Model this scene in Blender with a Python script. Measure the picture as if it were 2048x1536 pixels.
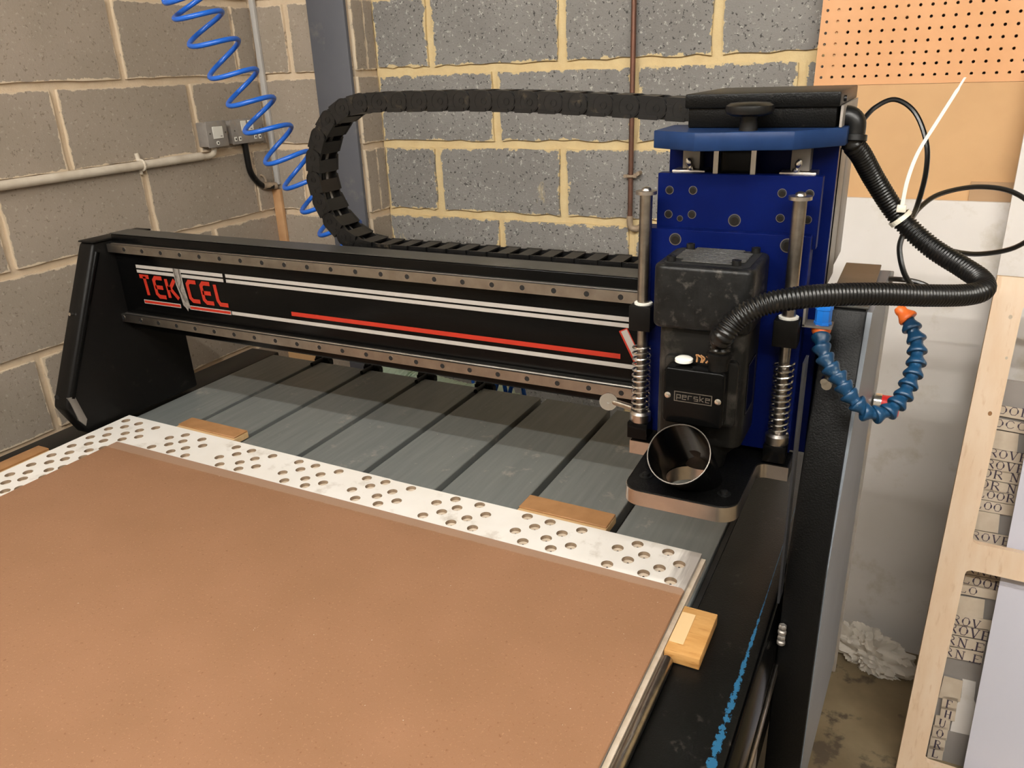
import bpy, bmesh, math, random
from mathutils import Vector, Matrix, noise
random.seed(7)
SC = bpy.context.scene
for o in list(bpy.data.objects): bpy.data.objects.remove(o)
COL = SC.collection
PI = math.pi

# ------------------------------------------------------------------ camera
FPX = 1574.24
CR = ((0.8912, 0.4520, -0.0369), (0.1388, -0.3492, -0.9267), (-0.4318, 0.8208, -0.3739))   # right, down, forward
CC = Vector((1.6181, -1.1891, 1.657))
cam = bpy.data.cameras.new('camera'); cam_o = bpy.data.objects.new('camera', cam); COL.objects.link(cam_o)
cam.sensor_width = 36; cam.lens = FPX / 2048 * 36; cam.clip_start = .02
_r = Vector(CR[0]).normalized(); _f = Vector(CR[2]); _f = (_f - _r * _f.dot(_r)).normalized(); _d = _f.cross(_r)
cam_o.matrix_world = Matrix(((_r.x, -_d.x, -_f.x, CC.x), (_r.y, -_d.y, -_f.y, CC.y), (_r.z, -_d.z, -_f.z, CC.z), (0, 0, 0, 1)))
SC.camera = cam_o

# ------------------------------------------------------------------ world, light, exposure
W = bpy.data.worlds.new('world'); SC.world = W; W.use_nodes = True
W.node_tree.nodes['Background'].inputs[0].default_value = (1, .93, .84, 1)
W.node_tree.nodes['Background'].inputs[1].default_value = .12
SC.view_settings.view_transform = 'Standard'; SC.view_settings.look = 'None'
SC.view_settings.exposure = 0.0; SC.view_settings.gamma = 1; SC.view_settings.use_curve_mapping = False
TUBES = [(1.75, -1.30, 2.74, 3.9, 150), (1.75, -1.96, 2.74, 3.9, 215)]   # two rows of ceiling tubes (x, y, z, length, glow), built with their battens at the end
TUBE_COL = (1, .965, .905, 1)

# ------------------------------------------------------------------ pixel helpers (2048 x 1536 frame)
def ray(u, v):
    a, b = (u - 1024) / FPX, (v - 768) / FPX
    return Vector([CR[0][i] * a + CR[1][i] * b + CR[2][i] for i in range(3)])
def at(u, v, **k):
    (ax, val), = k.items(); i = 'xyz'.index(ax); d = ray(u, v); return CC + d * ((val - CC[i]) / d[i])
def dep(u, v, t): return CC + ray(u, v) * t

# ------------------------------------------------------------------ materials
def lin(h):
    if isinstance(h, str):
        c = [int(h[i:i + 2], 16) / 255 for i in (0, 2, 4)]
    else: c = h
    return tuple((x / 12.92 if x <= .04045 else ((x + .055) / 1.055) ** 2.4) for x in c) + (1,)
MATS = {}
class NT:
    def __init__(s, name):
        m = bpy.data.materials.new(name); m.use_nodes = True; s.m = m; s.n = m.node_tree.nodes; s.l = m.node_tree.links
        s.b = s.n['Principled BSDF']; MATS[name] = m
    def add(s, t, **k):
        n = s.n.new(t)
        for a, v in k.items(): setattr(n, a, v)
        return n
    def link(s, a, b): s.l.new(a, b)
    def coord(s, kind='Object'):
        if kind == 'World': return s.add('ShaderNodeNewGeometry').outputs['Position']
        return s.add('ShaderNodeTexCoord').outputs[kind]
    def noise(s, vec, scale, detail=3, rough=.55, out='Fac'):
        n = s.add('ShaderNodeTexNoise'); n.inputs['Scale'].default_value = scale; n.inputs['Detail'].default_value = detail
        n.inputs['Roughness'].default_value = rough; s.link(vec, n.inputs['Vector']); return n.outputs[out]
    def scale(s, vec, v):
        n = s.add('ShaderNodeVectorMath', operation='MULTIPLY'); s.link(vec, n.inputs[0]); n.inputs[1].default_value = v; return n.outputs[0]
    def math(s, op, a, b=None, clamp=False):
        n = s.add('ShaderNodeMath', operation=op); n.use_clamp = clamp
        for i, x in enumerate((a, b)):
            if x is None: continue
            if isinstance(x, (int, float)): n.inputs[i].default_value = x
            else: s.link(x, n.inputs[i])
        return n.outputs[0]
    def remap(s, x, a, b, c=0, d=1):
        n = s.add('ShaderNodeMapRange'); s.link(x, n.inputs[0])
        for i, v in enumerate((a, b, c, d)): n.inputs[i + 1].default_value = v
        return n.outputs[0]
    def mix(s, fac, a, b):
        n = s.add('ShaderNodeMix', data_type='RGBA')
        if isinstance(fac, (int, float)): n.inputs[0].default_value = fac
        else: s.link(fac, n.inputs[0])
        for i, x in ((6, a), (7, b)):
            if isinstance(x, tuple): n.inputs[i].default_value = x
            else: s.link(x, n.inputs[i])
        return n.outputs[2]
    def col(s, c):
        if isinstance(c, tuple): s.b.inputs['Base Color'].default_value = c
        else: s.link(c, s.b.inputs['Base Color'])
    def bump(s, h, strength=.3, dist=.002):
        n = s.add('ShaderNodeBump'); n.inputs['Strength'].default_value = strength; n.inputs['Distance'].default_value = dist
        s.link(h, n.inputs['Height']); s.link(n.outputs[0], s.b.inputs['Normal'])
    def pr(s, rough=.5, metal=0., spec=None):
        if isinstance(rough, (int, float)): s.b.inputs['Roughness'].default_value = rough
        else: s.link(rough, s.b.inputs['Roughness'])
        s.b.inputs['Metallic'].default_value = metal
        if spec is not None: s.b.inputs['Specular IOR Level'].default_value = spec
    def sep(s, vec):
        n = s.add('ShaderNodeSeparateXYZ'); s.link(vec, n.inputs[0]); return n.outputs

def simple(name, c, rough=.5, metal=0., var=.0, vscale=20, c2=None, bump=0, bscale=200, bdist=.001, spec=None, dust=None, dscale=30, dlo=.55, dhi=.75, kind='World'):
    t = NT(name); v = t.coord(kind); base = lin(c)
    if c2 or var:
        other = lin(c2) if c2 else tuple(min(1, x * (1 + var)) for x in base[:3]) + (1,)
        base = t.mix(t.remap(t.noise(v, vscale, 4), .35, .65), base, other)
    if dust:
        base = t.mix(t.remap(t.noise(v, dscale, 6, .65), dlo, dhi), base, lin(dust))
    t.col(base); t.pr(rough, metal, spec)
    if bump: t.bump(t.noise(v, bscale, 3), bump, bdist)
    return t.m

def grain(name, c1, c2, stretch, scale=30, rough=.55, c3=None, bump=.05):
    t = NT(name); v = t.scale(t.coord('World'), stretch)
    n = t.noise(v, scale, 5, .6); base = t.mix(t.remap(n, .35, .65), lin(c1), lin(c2))
    if c3: base = t.mix(t.remap(t.noise(v, scale * 3.3, 3), .58, .72), base, lin(c3))
    t.col(base); t.pr(rough); t.bump(n, bump, .001); return t.m

def block_mat(name, hx, hz, axis, c1, c2, mort, speck, holes, smear, srough, bumpy):
    t = NT(name); o = t.coord('Object'); w = t.coord('World'); s = t.sep(o)
    base = t.mix(t.remap(t.noise(w, 5, 3), .35, .65), lin(c1), lin(c2))
    oi = t.add('ShaderNodeObjectInfo').outputs['Random']
    base = t.mix(t.math('MULTIPLY', oi, .35), base, lin(c2))
    g = t.noise(w, 90, 3, .7)
    base = t.mix(t.remap(g, .60, .68), base, lin(speck))
    base = t.mix(t.remap(t.noise(w, 120, 2, .6), .62, .68), base, lin(holes))
    st = t.noise(t.scale(w, (1, 1, .45)), 13, 6, .65)
    base = t.mix(t.remap(st, .66, .76, 0, .8), base, lin(mort))
    a = t.math('SUBTRACT', hx, t.math('ABSOLUTE', s[axis])); b = t.math('SUBTRACT', hz, t.math('ABSOLUTE', s[2]))
    d = t.math('MINIMUM', a, b)
    e = t.math('ADD', d, t.remap(t.noise(w, 22, 6, .7), .25, .75, -smear, smear))
    base = t.mix(t.remap(e, .003, .0045, 1, 0), base, lin(mort))
    t.col(base); t.pr(srough); t.bump(t.math('ADD', t.noise(w, 260, 4, .7), t.math('MULTIPLY', g, 1.0)), bumpy, .003); return t.m

def mortar_mat(name, c1, c2):
    t = NT(name); w = t.coord('World'); n = t.noise(w, 18, 6, .65)
    t.col(t.mix(t.remap(n, .3, .7), lin(c1), lin(c2))); t.pr(.95); t.bump(t.noise(w, 70, 5, .7), .6, .004); return t.m

mortar_back = mortar_mat('mortar_yellow', 'dcc799', 'cfb688')
mortar_left = mortar_mat('mortar_buff', 'd8c5ab', 'ccb79b')
simple('concrete_floor', '7a6a50', .75, 0, c2='8f7f63', vscale=6, bump=.2, bscale=40, dust='5a4e3e', dscale=9, dlo=.55, dhi=.62)
simple('plaster', 'a09a90', .9); simple('ceiling_paint', '55524d', .95)
simple('column_paint', '54565d', .55, 0, c2='5d5e64', vscale=4, dust='85807a', dscale=12, dlo=.6, dhi=.9)
def black_paint(name, c='0a0a0a', rough=.34, bump=.5, bscale=420, dust='38342f', dlo=.66, dhi=.88, dscale=60, spec=.14):
    return simple(name, c, rough, 0, bump=bump, bscale=bscale, dust=dust, dscale=dscale, dlo=dlo, dhi=dhi, spec=spec)
black_paint('black_textured'); black_paint('black_gloss', '070707', .18, .05, 200, '24211e', .66, .9, 60, .13)
black_paint('black_satin', '100f0e', .4, .12, 250, '38342f', .62, .9, 25)
black_paint('black_lit_top', '3a3936', .38, .12, 250, '55524d', .5, .85, 12, .5)  # paler black for top faces, light from above put into the colour
simple('black_plastic', '121212', .36, 0, dust='35322f', dscale=40, dlo=.58, dhi=.9, spec=.35)
simple('chain_plastic', '0e0e0e', .36, 0, c2='151414', vscale=50, dust='5f5442', dscale=38, dlo=.62, dhi=.86, spec=.35)
simple('hose_black', '0e0e0e', .3, 0, dust='4a4338', dscale=45, dlo=.6, dhi=.85, spec=.4)
simple('cable_black', '0e0e0e', .28)
simple('steel', 'b3aca4', .28, 1, c2='9b948c', vscale=60)
simple('bright_steel', 'e6e4e0', .22, 1); simple('rail_steel', 'a9a49c', .36, 1, c2='979189', vscale=30)
simple('aluminium', 'cdc6bf', .3, 1, c2='bcb6b0', vscale=25)
simple('side_reflect_grey', '6f757d', .42, 0, c2='686e75', vscale=6, spec=.35); simple('grey_steel', '8f8a84', .42, .6, c2='7d7873', vscale=8)  # leg's outer side: reflected grey-blue put into the colour
simple('blue_paint', '050f3e', .32, 0, c2='061246', vscale=18, bump=.06, bscale=180, spec=.07)
simple('blue_cap', '172a4c', .35, 0, c2='1d3257', vscale=20, dust='4a5c78', dscale=40, dlo=.66, dhi=.85, spec=.12)
simple('spindle_cowl', '181818', .38, 0, c2='0f0f0f', vscale=60, spec=.22, dust='5e5a54', dscale=75, dlo=.56, dhi=.92, bump=.3, bscale=260)
simple('spindle_body', '0f0e0d', .36, 0, c2='171614', vscale=12, spec=.18, dust='4c4741', dscale=22, dlo=.56, dhi=.88, bump=.1, bscale=200)
simple('rib_plastic', '393836', .32); simple('bolt_dark', '15110d', .4, 0, spec=.3); simple('dark_strip', '222326', .4); simple('dark_gap', '0a0a0a', .7); simple('rubber', '151515', .6)
simple('decal_white_shaded', 'a8a39d', .45); simple('decal_red', 'a42716', .42); simple('decal_grey', 'a7a29c', .35, .4, c2='77736f', vscale=90)  # white print greyed in its colour for the shaded beam face
simple('white_plastic', 'e9e6dc', .4); simple('tie_plastic', 'dcd6c6', .35)
simple('box_grey', '9b958f', .45, .2, c2='8d8781', vscale=30, dust='b59c7d', dscale=10, dlo=.5, dhi=1.0)
simple('pipe_white', 'd6cbba', .45, 0, c2='c2b5a2', vscale=15)
simple('conduit_white', 'b9b6b2', .5); simple('timber_trunking', 'c49a70', .6, 0, c2='b68a60', vscale=12)
simple('copper', '7c5748', .45, .6, c2='6b4f42', vscale=20, dust='94806a', dscale=20, dlo=.6, dhi=.85)
simple('copper_dusty', 'a8937a', .65, .1, c2='8a7a68', vscale=40)
simple('air_hose_blue', '1f5fc0', .3); simple('loc_blue', '103a5a', .35, 0, dust='7d8a90', dscale=60, dlo=.62, dhi=.8)
simple('loc_orange', 'e06a2a', .4); simple('fitting_blue', '1c74d4', .35); simple('valve_red', 'd92c2c', .35)
t = NT('melamine_white'); w = t.coord('World'); s_ = t.sep(w)
b_ = t.mix(t.remap(t.noise(w, 9, 4), .35, .65), lin('ebe7e1'), lin('e4dfd7')); b_ = t.mix(t.remap(t.noise(w, 16, 5, .65), .6, .78), b_, lin('bdb3a5'))
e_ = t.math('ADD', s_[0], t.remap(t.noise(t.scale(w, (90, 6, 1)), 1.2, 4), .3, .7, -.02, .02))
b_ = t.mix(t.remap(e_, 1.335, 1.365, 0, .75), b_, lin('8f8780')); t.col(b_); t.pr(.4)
simple('raw_chip', '94806a', .85, 0, c2='7d6a56', vscale=90); simple('cup_buff', 'd6c7b4', .6, 0, c2='c6b49c', vscale=60); simple('cup_hole', '1a1510', .8)
simple('pegboard', 'e0a878', .62, 0, c2='dba270', vscale=6); simple('tan_board', 'd2a878', .65, 0, c2='c99f70', vscale=5)
simple('white_board', 'e6e1dd', .5, 0, c2='dcd7d1', vscale=3, dust='bdb39d', dscale=7, dlo=.56, dhi=.8)
simple('white_sheet', 'd9d9e6', .55); simple('brown_card', 'b08f6c', .7)
grain('plywood', 'f6ddc2', 'f0d2b2', (14, 14, 2.2), 2.2, .5, 'e8c8a6')
simple('ply_edge', 'cdb089', .7); grain('oak', 'c99a5e', 'b58449', (10, 60, 60), 1.2, .5, 'a06f38')
grain('pine_offcut', 'd2b184', 'c5a272', (12, 60, 40), 1.1, .6); simple('offcut_top', 'a67a50', .6, 0, c2='9a6f46', vscale=30)
simple('inset_pale', 'd9b98a', .6, 0, dust='8c7250', dscale=50, dlo=.68, dhi=.75)
simple('card_cream', 'd3c5b2', .75, 0, c2='c9b9a4', vscale=30); simple('card_grey', '9a9490', .7, 0, c2='8b8580', vscale=6); simple('ink', '463c4a', .7)
simple('tissue', 'ddd6cb', .85); simple('duct_green', 'b9cdb8', .5); simple('emboss', '6a645d', .35, .7)
simple('bed_end', '403c38', .5)
# brown hardboard, a paler strip along its back edge
t = NT('hardboard'); w = t.coord('World'); s = t.sep(w)
b_ = t.mix(t.remap(t.noise(w, 7, 3), .3, .7), lin('8b664a'), lin('946d51'))
b_ = t.mix(t.remap(t.noise(w, 240, 2, .6), .60, .80, 0, .8), b_, lin('b38c6b')); b_ = t.mix(t.remap(t.noise(w, 170, 2, .6), .63, .74), b_, lin('7d573b'))
b_ = t.mix(t.remap(t.noise(w, 1100, 2), .58, .7), b_, lin('8a5e3c'))
e_ = t.math('ADD', s[1], t.remap(t.noise(w, 60, 3), 0, 1, -.003, .003))
b_ = t.mix(t.math('MULTIPLY', t.remap(e_, -.2005, -.1985), .55), b_, lin('a08774')); t.col(b_); t.pr(.55); t.bump(t.noise(w, 500, 3), .05, .0004)
# bed plates: ground steel, brushed along the slots
t = NT('bed_steel'); w = t.coord('World'); v = t.scale(w, (60, 4, 1))
b_ = t.mix(t.remap(t.noise(v, 1.2, 5, .6), .3, .7), lin('636766'), lin('717472')); b_ = t.mix(t.remap(t.noise(w, 14, 5, .7), .62, .72), b_, lin('8f8b83'))
t.col(b_); t.pr(t.remap(t.noise(v, 1.6, 3), .3, .7, .34, .46), 0, .5); t.bump(t.noise(v, 4, 2), .05, .0005)
# side rail: black paint worn to blue along the outer edge
t = NT('rail_paint'); w = t.coord('World'); s = t.sep(w)
b_ = t.mix(t.remap(t.noise(w, 60, 5, .65), .62, .8), lin('0d0d0c'), lin('3b3732'))
d_ = t.math('ABSOLUTE', t.math('SUBTRACT', s[0], 1.487)); wd = t.remap(s[1], -.5, -.11, .0072, .0005)
d_ = t.math('SUBTRACT', d_, t.math('MULTIPLY', wd, t.remap(t.noise(w, 70, 5, .75), .40, .56)))
b_ = t.mix(t.remap(d_, 0, .0004, 1, 0), b_, lin('265878')); t.col(b_); t.pr(.36, 0, .22); t.bump(t.noise(w, 420, 3), .4, .0008)
# translucent-white tape / clear bits
t = NT('glass_tube'); t.col((1, 1, 1, 1)); t.pr(.05); t.b.inputs['Transmission Weight'].default_value = .9
for g_ in {t_[4] for t_ in TUBES}: t = NT('tube_glow_%d' % g_); t.b.inputs['Emission Color'].default_value = TUBE_COL; t.b.inputs['Emission Strength'].default_value = g_
def M(n): return MATS[n]

# ------------------------------------------------------------------ mesh builder
def basis(d):
    d = Vector(d).normalized(); u = Vector((0, 0, 1)) if abs(d.z) < .9 else Vector((1, 0, 0))
    a = d.cross(u).normalized(); return a, d.cross(a).normalized(), d
class MB:
    def __init__(s): s.v = []; s.f = []
    def add(s, vs, fs):
        o = len(s.v); s.v += [Vector(x) for x in vs]; s.f += [tuple(i + o for i in f) for f in fs]; return s
    def box(s, x0, x1, y0, y1, z0, z1):
        return s.add([(x, y, z) for z in (z0, z1) for y in (y0, y1) for x in (x0, x1)],
                     [(0, 2, 3, 1), (4, 5, 7, 6), (0, 1, 5, 4), (2, 6, 7, 3), (0, 4, 6, 2), (1, 3, 7, 5)])
    def cyl(s, p0, p1, r0, r1=None, seg=20, caps=True):
        p0, p1 = Vector(p0), Vector(p1); r1 = r0 if r1 is None else r1; a, b, d = basis(p1 - p0); vs = []
        for p, r in ((p0, r0), (p1, r1)):
            vs += [p + a * (r * math.cos(2 * PI * i / seg)) + b * (r * math.sin(2 * PI * i / seg)) for i in range(seg)]
        fs = [(i, (i + 1) % seg, seg + (i + 1) % seg, seg + i) for i in range(seg)]
        if caps: fs += [tuple(range(seg))[::-1], tuple(range(seg, 2 * seg))]
        return s.add(vs, fs)
    def lathe(s, p0, d, prof, seg=20, cap=True):
        p0 = Vector(p0); a, b, d = basis(d); vs = []; n = len(prof)
        for r, h in prof: vs += [p0 + d * h + a * (r * math.cos(2 * PI * i / seg)) + b * (r * math.sin(2 * PI * i / seg)) for i in range(seg)]
        fs = [(k * seg + i, k * seg + (i + 1) % seg, (k + 1) * seg + (i + 1) % seg, (k + 1) * seg + i) for k in range(n - 1) for i in range(seg)]
        if cap: fs += [tuple(range(seg))[::-1], tuple(range((n - 1) * seg, n * seg))]
        return s.add(vs, fs)
    def prism(s, poly, ax, h0, h1):
        """poly in the two other axes (cyclic order), extruded along ax"""
        n = len(poly); vs = []
        for h in (h0, h1):
            for a, b in poly: vs.append({'x': (h, a, b), 'y': (a, h, b), 'z': (a, b, h)}[ax])
        return s.add(vs, [tuple(range(n)), tuple(range(n, 2 * n))[::-1]] + [(i, (i + 1) % n, n + (i + 1) % n, n + i) for i in range(n)])
    def tube(s, pts, r, seg=10, caps=True):
        pts = [Vector(p) for p in pts]; n = len(pts); rr = r if isinstance(r, (list, tuple)) else [r] * n
        tang = [(pts[min(i + 1, n - 1)] - pts[max(i - 1, 0)]).normalized() for i in range(n)]
        a, b, _ = basis(tang[0]); vs = []
        for i in range(n):
            if i: a = (a - tang[i] * a.dot(tang[i])).normalized(); b = tang[i].cross(a)
            else: b = tang[0].cross(a)
            vs += [pts[i] + a * (rr[i] * math.cos(2 * PI * k / seg)) + b * (rr[i] * math.sin(2 * PI * k / seg)) for k in range(seg)]
        fs = [(i * seg + k, i * seg + (k + 1) % seg, (i + 1) * seg + (k + 1) % seg, (i + 1) * seg + k) for i in range(n - 1) for k in range(seg)]
        if caps: fs += [tuple(range(seg))[::-1], tuple(range((n - 1) * seg, n * seg))]
        return s.add(vs, fs)
    def stroke(s, pts, w, f, closed=False):
        """flat ribbon of width w along 2D pts, mapped to space by f(a, b, side)"""
        P = [Vector(p) for p in pts]; n = len(P); L = []; Rr = []
        for i in range(n):
            pv = P[i - 1] if (i or closed) else None; nx = P[(i + 1) % n] if (i < n - 1 or closed) else None
            d1 = (P[i] - pv).normalized() if pv else None; d2 = (nx - P[i]).normalized() if nx else None
            d = ((d1 or d2) + (d2 or d1)); d = d.normalized() if d.length > 1e-6 else (d1 or d2)
            nn = Vector((-d.y, d.x)); c = max(.35, nn.dot(Vector((-(d1 or d2).y, (d1 or d2).x))))
            L.append(P[i] + nn * (w / 2 / c)); Rr.append(P[i] - nn * (w / 2 / c))
        vs = [f(p.x, p.y) for p in L] + [f(p.x, p.y) for p in Rr]
        m = n if closed else n - 1
        return s.add(vs, [(i, (i + 1) % n, n + (i + 1) % n, n + i) for i in range(m)])
    def fill(s, outer, holes, ax, h):
        """flat face with round holes: (outline, [(cx, cy, r)])"""
        bm = bmesh.new(); ed = []
        def loop(pts):
            vv = [bm.verts.new((a, b, 0)) for a, b in pts]
            for i in range(len(vv)): ed.append(bm.edges.new((vv[i], vv[(i + 1) % len(vv)])))
        loop(outer)
        for cx, cy, r, n in holes: loop([(cx + r * math.cos(2 * PI * i / n), cy + r * math.sin(2 * PI * i / n)) for i in range(n)])
        bmesh.ops.triangle_fill(bm, use_beauty=True, use_dissolve=False, edges=ed, normal=(0, 0, 1))
        bm.verts.index_update(); vs = []
        for v in bm.verts: a, b = v.co.x, v.co.y; vs.append({'x': (h, a, b), 'y': (a, h, b), 'z': (a, b, h)}[ax])
        s.add(vs, [tuple(v.index for v in f.verts) for f in bm.faces]); bm.free(); return s
    def mesh(s, name, mat, org=(0, 0, 0), smooth=False, bevel=0, bseg=2, angle=40):
        me = bpy.data.meshes.new(name); org = Vector(org)
        me.from_pydata([v - org for v in s.v], [], s.f)
        bm = bmesh.new(); bm.from_mesh(me)
        bmesh.ops.remove_doubles(bm, verts=bm.verts, dist=1e-6); bmesh.ops.recalc_face_normals(bm, faces=bm.faces)
        if bevel:
            ee = [e for e in bm.edges if len(e.link_faces) == 2 and e.calc_face_angle(0) > math.radians(30)]
            bmesh.ops.bevel(bm, geom=ee, offset=bevel, segments=bseg, profile=.5, affect='EDGES', clamp_overlap=True)
        bm.to_mesh(me); bm.free()
        me.materials.append(M(mat) if isinstance(mat, str) else mat)
        if smooth or bevel:
            for p in me.polygons: p.use_smooth = True
            me.set_sharp_from_angle(angle=math.radians(angle))
        return me
    def build(s, name, mat, parent=None, label=None, **k):
        lo = [min(v[i] for v in s.v) for i in range(3)]; hi = [max(v[i] for v in s.v) for i in range(3)]
        org = Vector(((lo[0] + hi[0]) / 2, (lo[1] + hi[1]) / 2, lo[2]))
        return place(s.mesh(name, mat, org, **k), name, org, parent, label)
WL = {}
def place(me, name, loc, parent=None, label=None, rot=None):
    o = bpy.data.objects.new(name, me); COL.objects.link(o); loc = Vector(loc); WL[o] = loc
    if parent is not None: o.parent = parent; o.location = loc - WL[parent]
    else: o.location = loc
    if rot is not None: o.rotation_mode = 'QUATERNION'; o.rotation_quaternion = rot
    if label: o['label'] = label
    return o
def empty(name, loc):
    o = bpy.data.objects.new(name, None); COL.objects.link(o); o.location = loc; o.empty_display_size = .05; WL[o] = Vector(loc); return o
def tag(o, label=None, cat=None, group=None, kind=None):
    for k, v in (('label', label), ('category', cat), ('group', group), ('kind', kind)):
        if v: o[k] = v
    return o
def spline(P, n=8):
    P = [Vector(p) for p in P]; Q = [P[0] * 2 - P[1]] + P + [P[-1] * 2 - P[-2]]; out = []
    for i in range(1, len(Q) - 2):
        a, b, c, d = Q[i - 1:i + 3]
        for k in range(n):
            t = k / n; out.append(.5 * (2 * b + (c - a) * t + (2 * a - 5 * b + 4 * c - d) * t * t + (3 * b - a - 3 * c + d) * t ** 3))
    return out + [P[-1]]
def resample(P, step):
    out = [P[0].copy()]; acc = 0
    for i in range(1, len(P)):
        a, b = P[i - 1], P[i]; L = (b - a).length; x = step - acc
        while x <= L: out.append(a.lerp(b, x / L)); x += step
        acc = (acc + L) % step
    return out
def arc(cx, cy, r, a0, a1, n=6): return [(cx + r * math.cos(math.radians(a0 + (a1 - a0) * i / n)), cy + r * math.sin(math.radians(a0 + (a1 - a0) * i / n))) for i in range(n + 1)]
def rrect(x0, x1, y0, y1, r, n=5):
    return arc(x1 - r, y0 + r, r, -90, 0, n) + arc(x1 - r, y1 - r, r, 0, 90, n) + arc(x0 + r, y1 - r, r, 90, 180, n) + arc(x0 + r, y0 + r, r, 180, 270, n)

# =================================================================== the room
ZC = 1.6545; CH = .225; XL = -.46; YP = .99; YB = 1.10; XP = -.045; ZT = 2.85; XR = 4.2; YF = -3.6
def struct(o): o['kind'] = 'structure'; return o
struct(MB().box(XL - .1, XR, YF, YB + .1, -.05, 0).build('floor', 'concrete_floor'))
struct(MB().box(XL - .1, XR, YF, YB + .1, ZT, ZT + .05).build('ceiling', 'ceiling_paint'))
struct(MB().box(XR, XR + .1, YF, YB + .1, 0, ZT).build('wall_right', 'plaster'))
struct(MB().box(XL - .1, XR, YF - .1, YF, 0, ZT).build('wall_front', 'plaster'))
wl = struct(MB().box(XL - .1, XL - .004, YF, YP, 0, ZT).build('wall_left', mortar_left))
wp = struct(MB().box(XL - .1, XP - .004, YP + .004, YB + .1, 0, ZT).build('wall_pier', mortar_left))
wb = struct(MB().box(XP, XR, YB + .004, YB + .1, 0, ZT).build('wall_back', mortar_back))
def block_mesh(nm, hx, hy, hz, mat, jag, seed):
    """block with slightly uneven arrises; hy depth axis is y"""
    rnd = random.Random(seed); nx, nz = 10, 5; m = MB(); vs = []
    for j in range(nz + 1):
        for i in range(nx + 1):
            x = -hx + 2 * hx * i / nx; z = -hz + 2 * hz * j / nz
            if i in (0, nx): x += rnd.uniform(-jag, jag * .3) * (1 if i else -1)
            if j in (0, nz): z += rnd.uniform(-jag, jag * .3) * (1 if j else -1)
            vs.append((x, -hy + (rnd.uniform(0, jag * .4) if i in (0, nx) or j in (0, nz) else 0), z))
    n = len(vs); per = [i for i in range(nx + 1)] + [(j + 1) * (nx + 1) - 1 for j in range(1, nz + 1)] + [nz * (nx + 1) + i for i in range(nx - 1, -1, -1)] + [j * (nx + 1) for j in range(nz - 1, 0, -1)]
    vs += [(vs[k][0], hy, vs[k][2]) for k in per]
    fs = [(j * (nx + 1) + i, j * (nx + 1) + i + 1, (j + 1) * (nx + 1) + i + 1, (j + 1) * (nx + 1) + i) for j in range(nz) for i in range(nx)]
    fs += [(per[k], n + k, n + (k + 1) % len(per), per[(k + 1) % len(per)]) for k in range(len(per))]
    m.add(vs, fs); return m.mesh(nm, mat, smooth=True, angle=35)
BMATS = {}
def bmat(kind, hx, hz):
    k = (kind, round(hx, 3), round(hz, 3))
    if k not in BMATS:
        if kind == 'back': BMATS[k] = block_mat('aggregate_block', hx, hz, 0, '918e8a', '85827e', 'd8c294', 'bdb9b2', '4c4a48', .017, .92, .8)
        else: BMATS[k] = block_mat('smooth_block', hx, hz, 0, '998d7e', 'a29587', 'd6c4aa', 'b0a495', '85796b', .007, .85, .2)
    return BMATS[k]
BM = {}
def put_block(kind, par, x0, x1, zc, face, turn):
    j = .011 if kind == 'back' else .0095; hx = (x1 - x0) / 2 - (j if x1 - x0 > .13 else .0005); hz = CH / 2 - j
    if hx < .02: return
    k = (kind, round(hx, 2), random.randrange(3))
    if k not in BM: BM[k] = block_mesh('block', hx, .006, hz, bmat(kind, hx, hz), .006 if kind == 'back' else .003, len(BM))
    c = (x0 + x1) / 2
    loc = (c, face, zc) if turn == 0 else (face, c, zc)
    rot = None if turn == 0 else Matrix.Rotation(turn, 4, 'Z').to_quaternion()
    place(BM[k], 'block', loc, par, None, rot)
def courses(kind, par, a0, a1, off, face, turn, zlo, zhi):
    k = math.floor((zlo - ZC) / CH)
    while ZC + k * CH < zhi:
        zc = ZC + (k + .5) * CH; o = off + (0 if k % 2 == 0 else CH); n = math.ceil((a0 - o) / .45) - 1; xs = [a0]
        while True:
            x = o + n * .45
            if x >= a1 - .03: break
            if x > a0 + .03: xs.append(x)
            n += 1
        xs.append(a1)
        if ZC + k * CH > -.01:
            for i in range(len(xs) - 1): put_block(kind, par, xs[i], xs[i + 1], zc, face, turn)
        k += 1
courses('back', wb, XP, 2.5, .1737, YB, 0, 0, 2.3)
courses('left', wl, -1.5, YP, .455, XL, PI / 2, 0, 2.3)
courses('left', wp, XL, XP, -.30, YP, 0, 0, 2.3)
courses('left', wp, YP, YB, .6, XP, PI / 2, 0, 2.3)

# steel column set in the pier corner
m = MB().box(-.192, -.047, YP - .026, YP - .012, 0, ZT).build('steel_column', 'column_paint', bevel=.002)
tag(m, 'grey painted steel column standing flush in the block pier', 'column')

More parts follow.
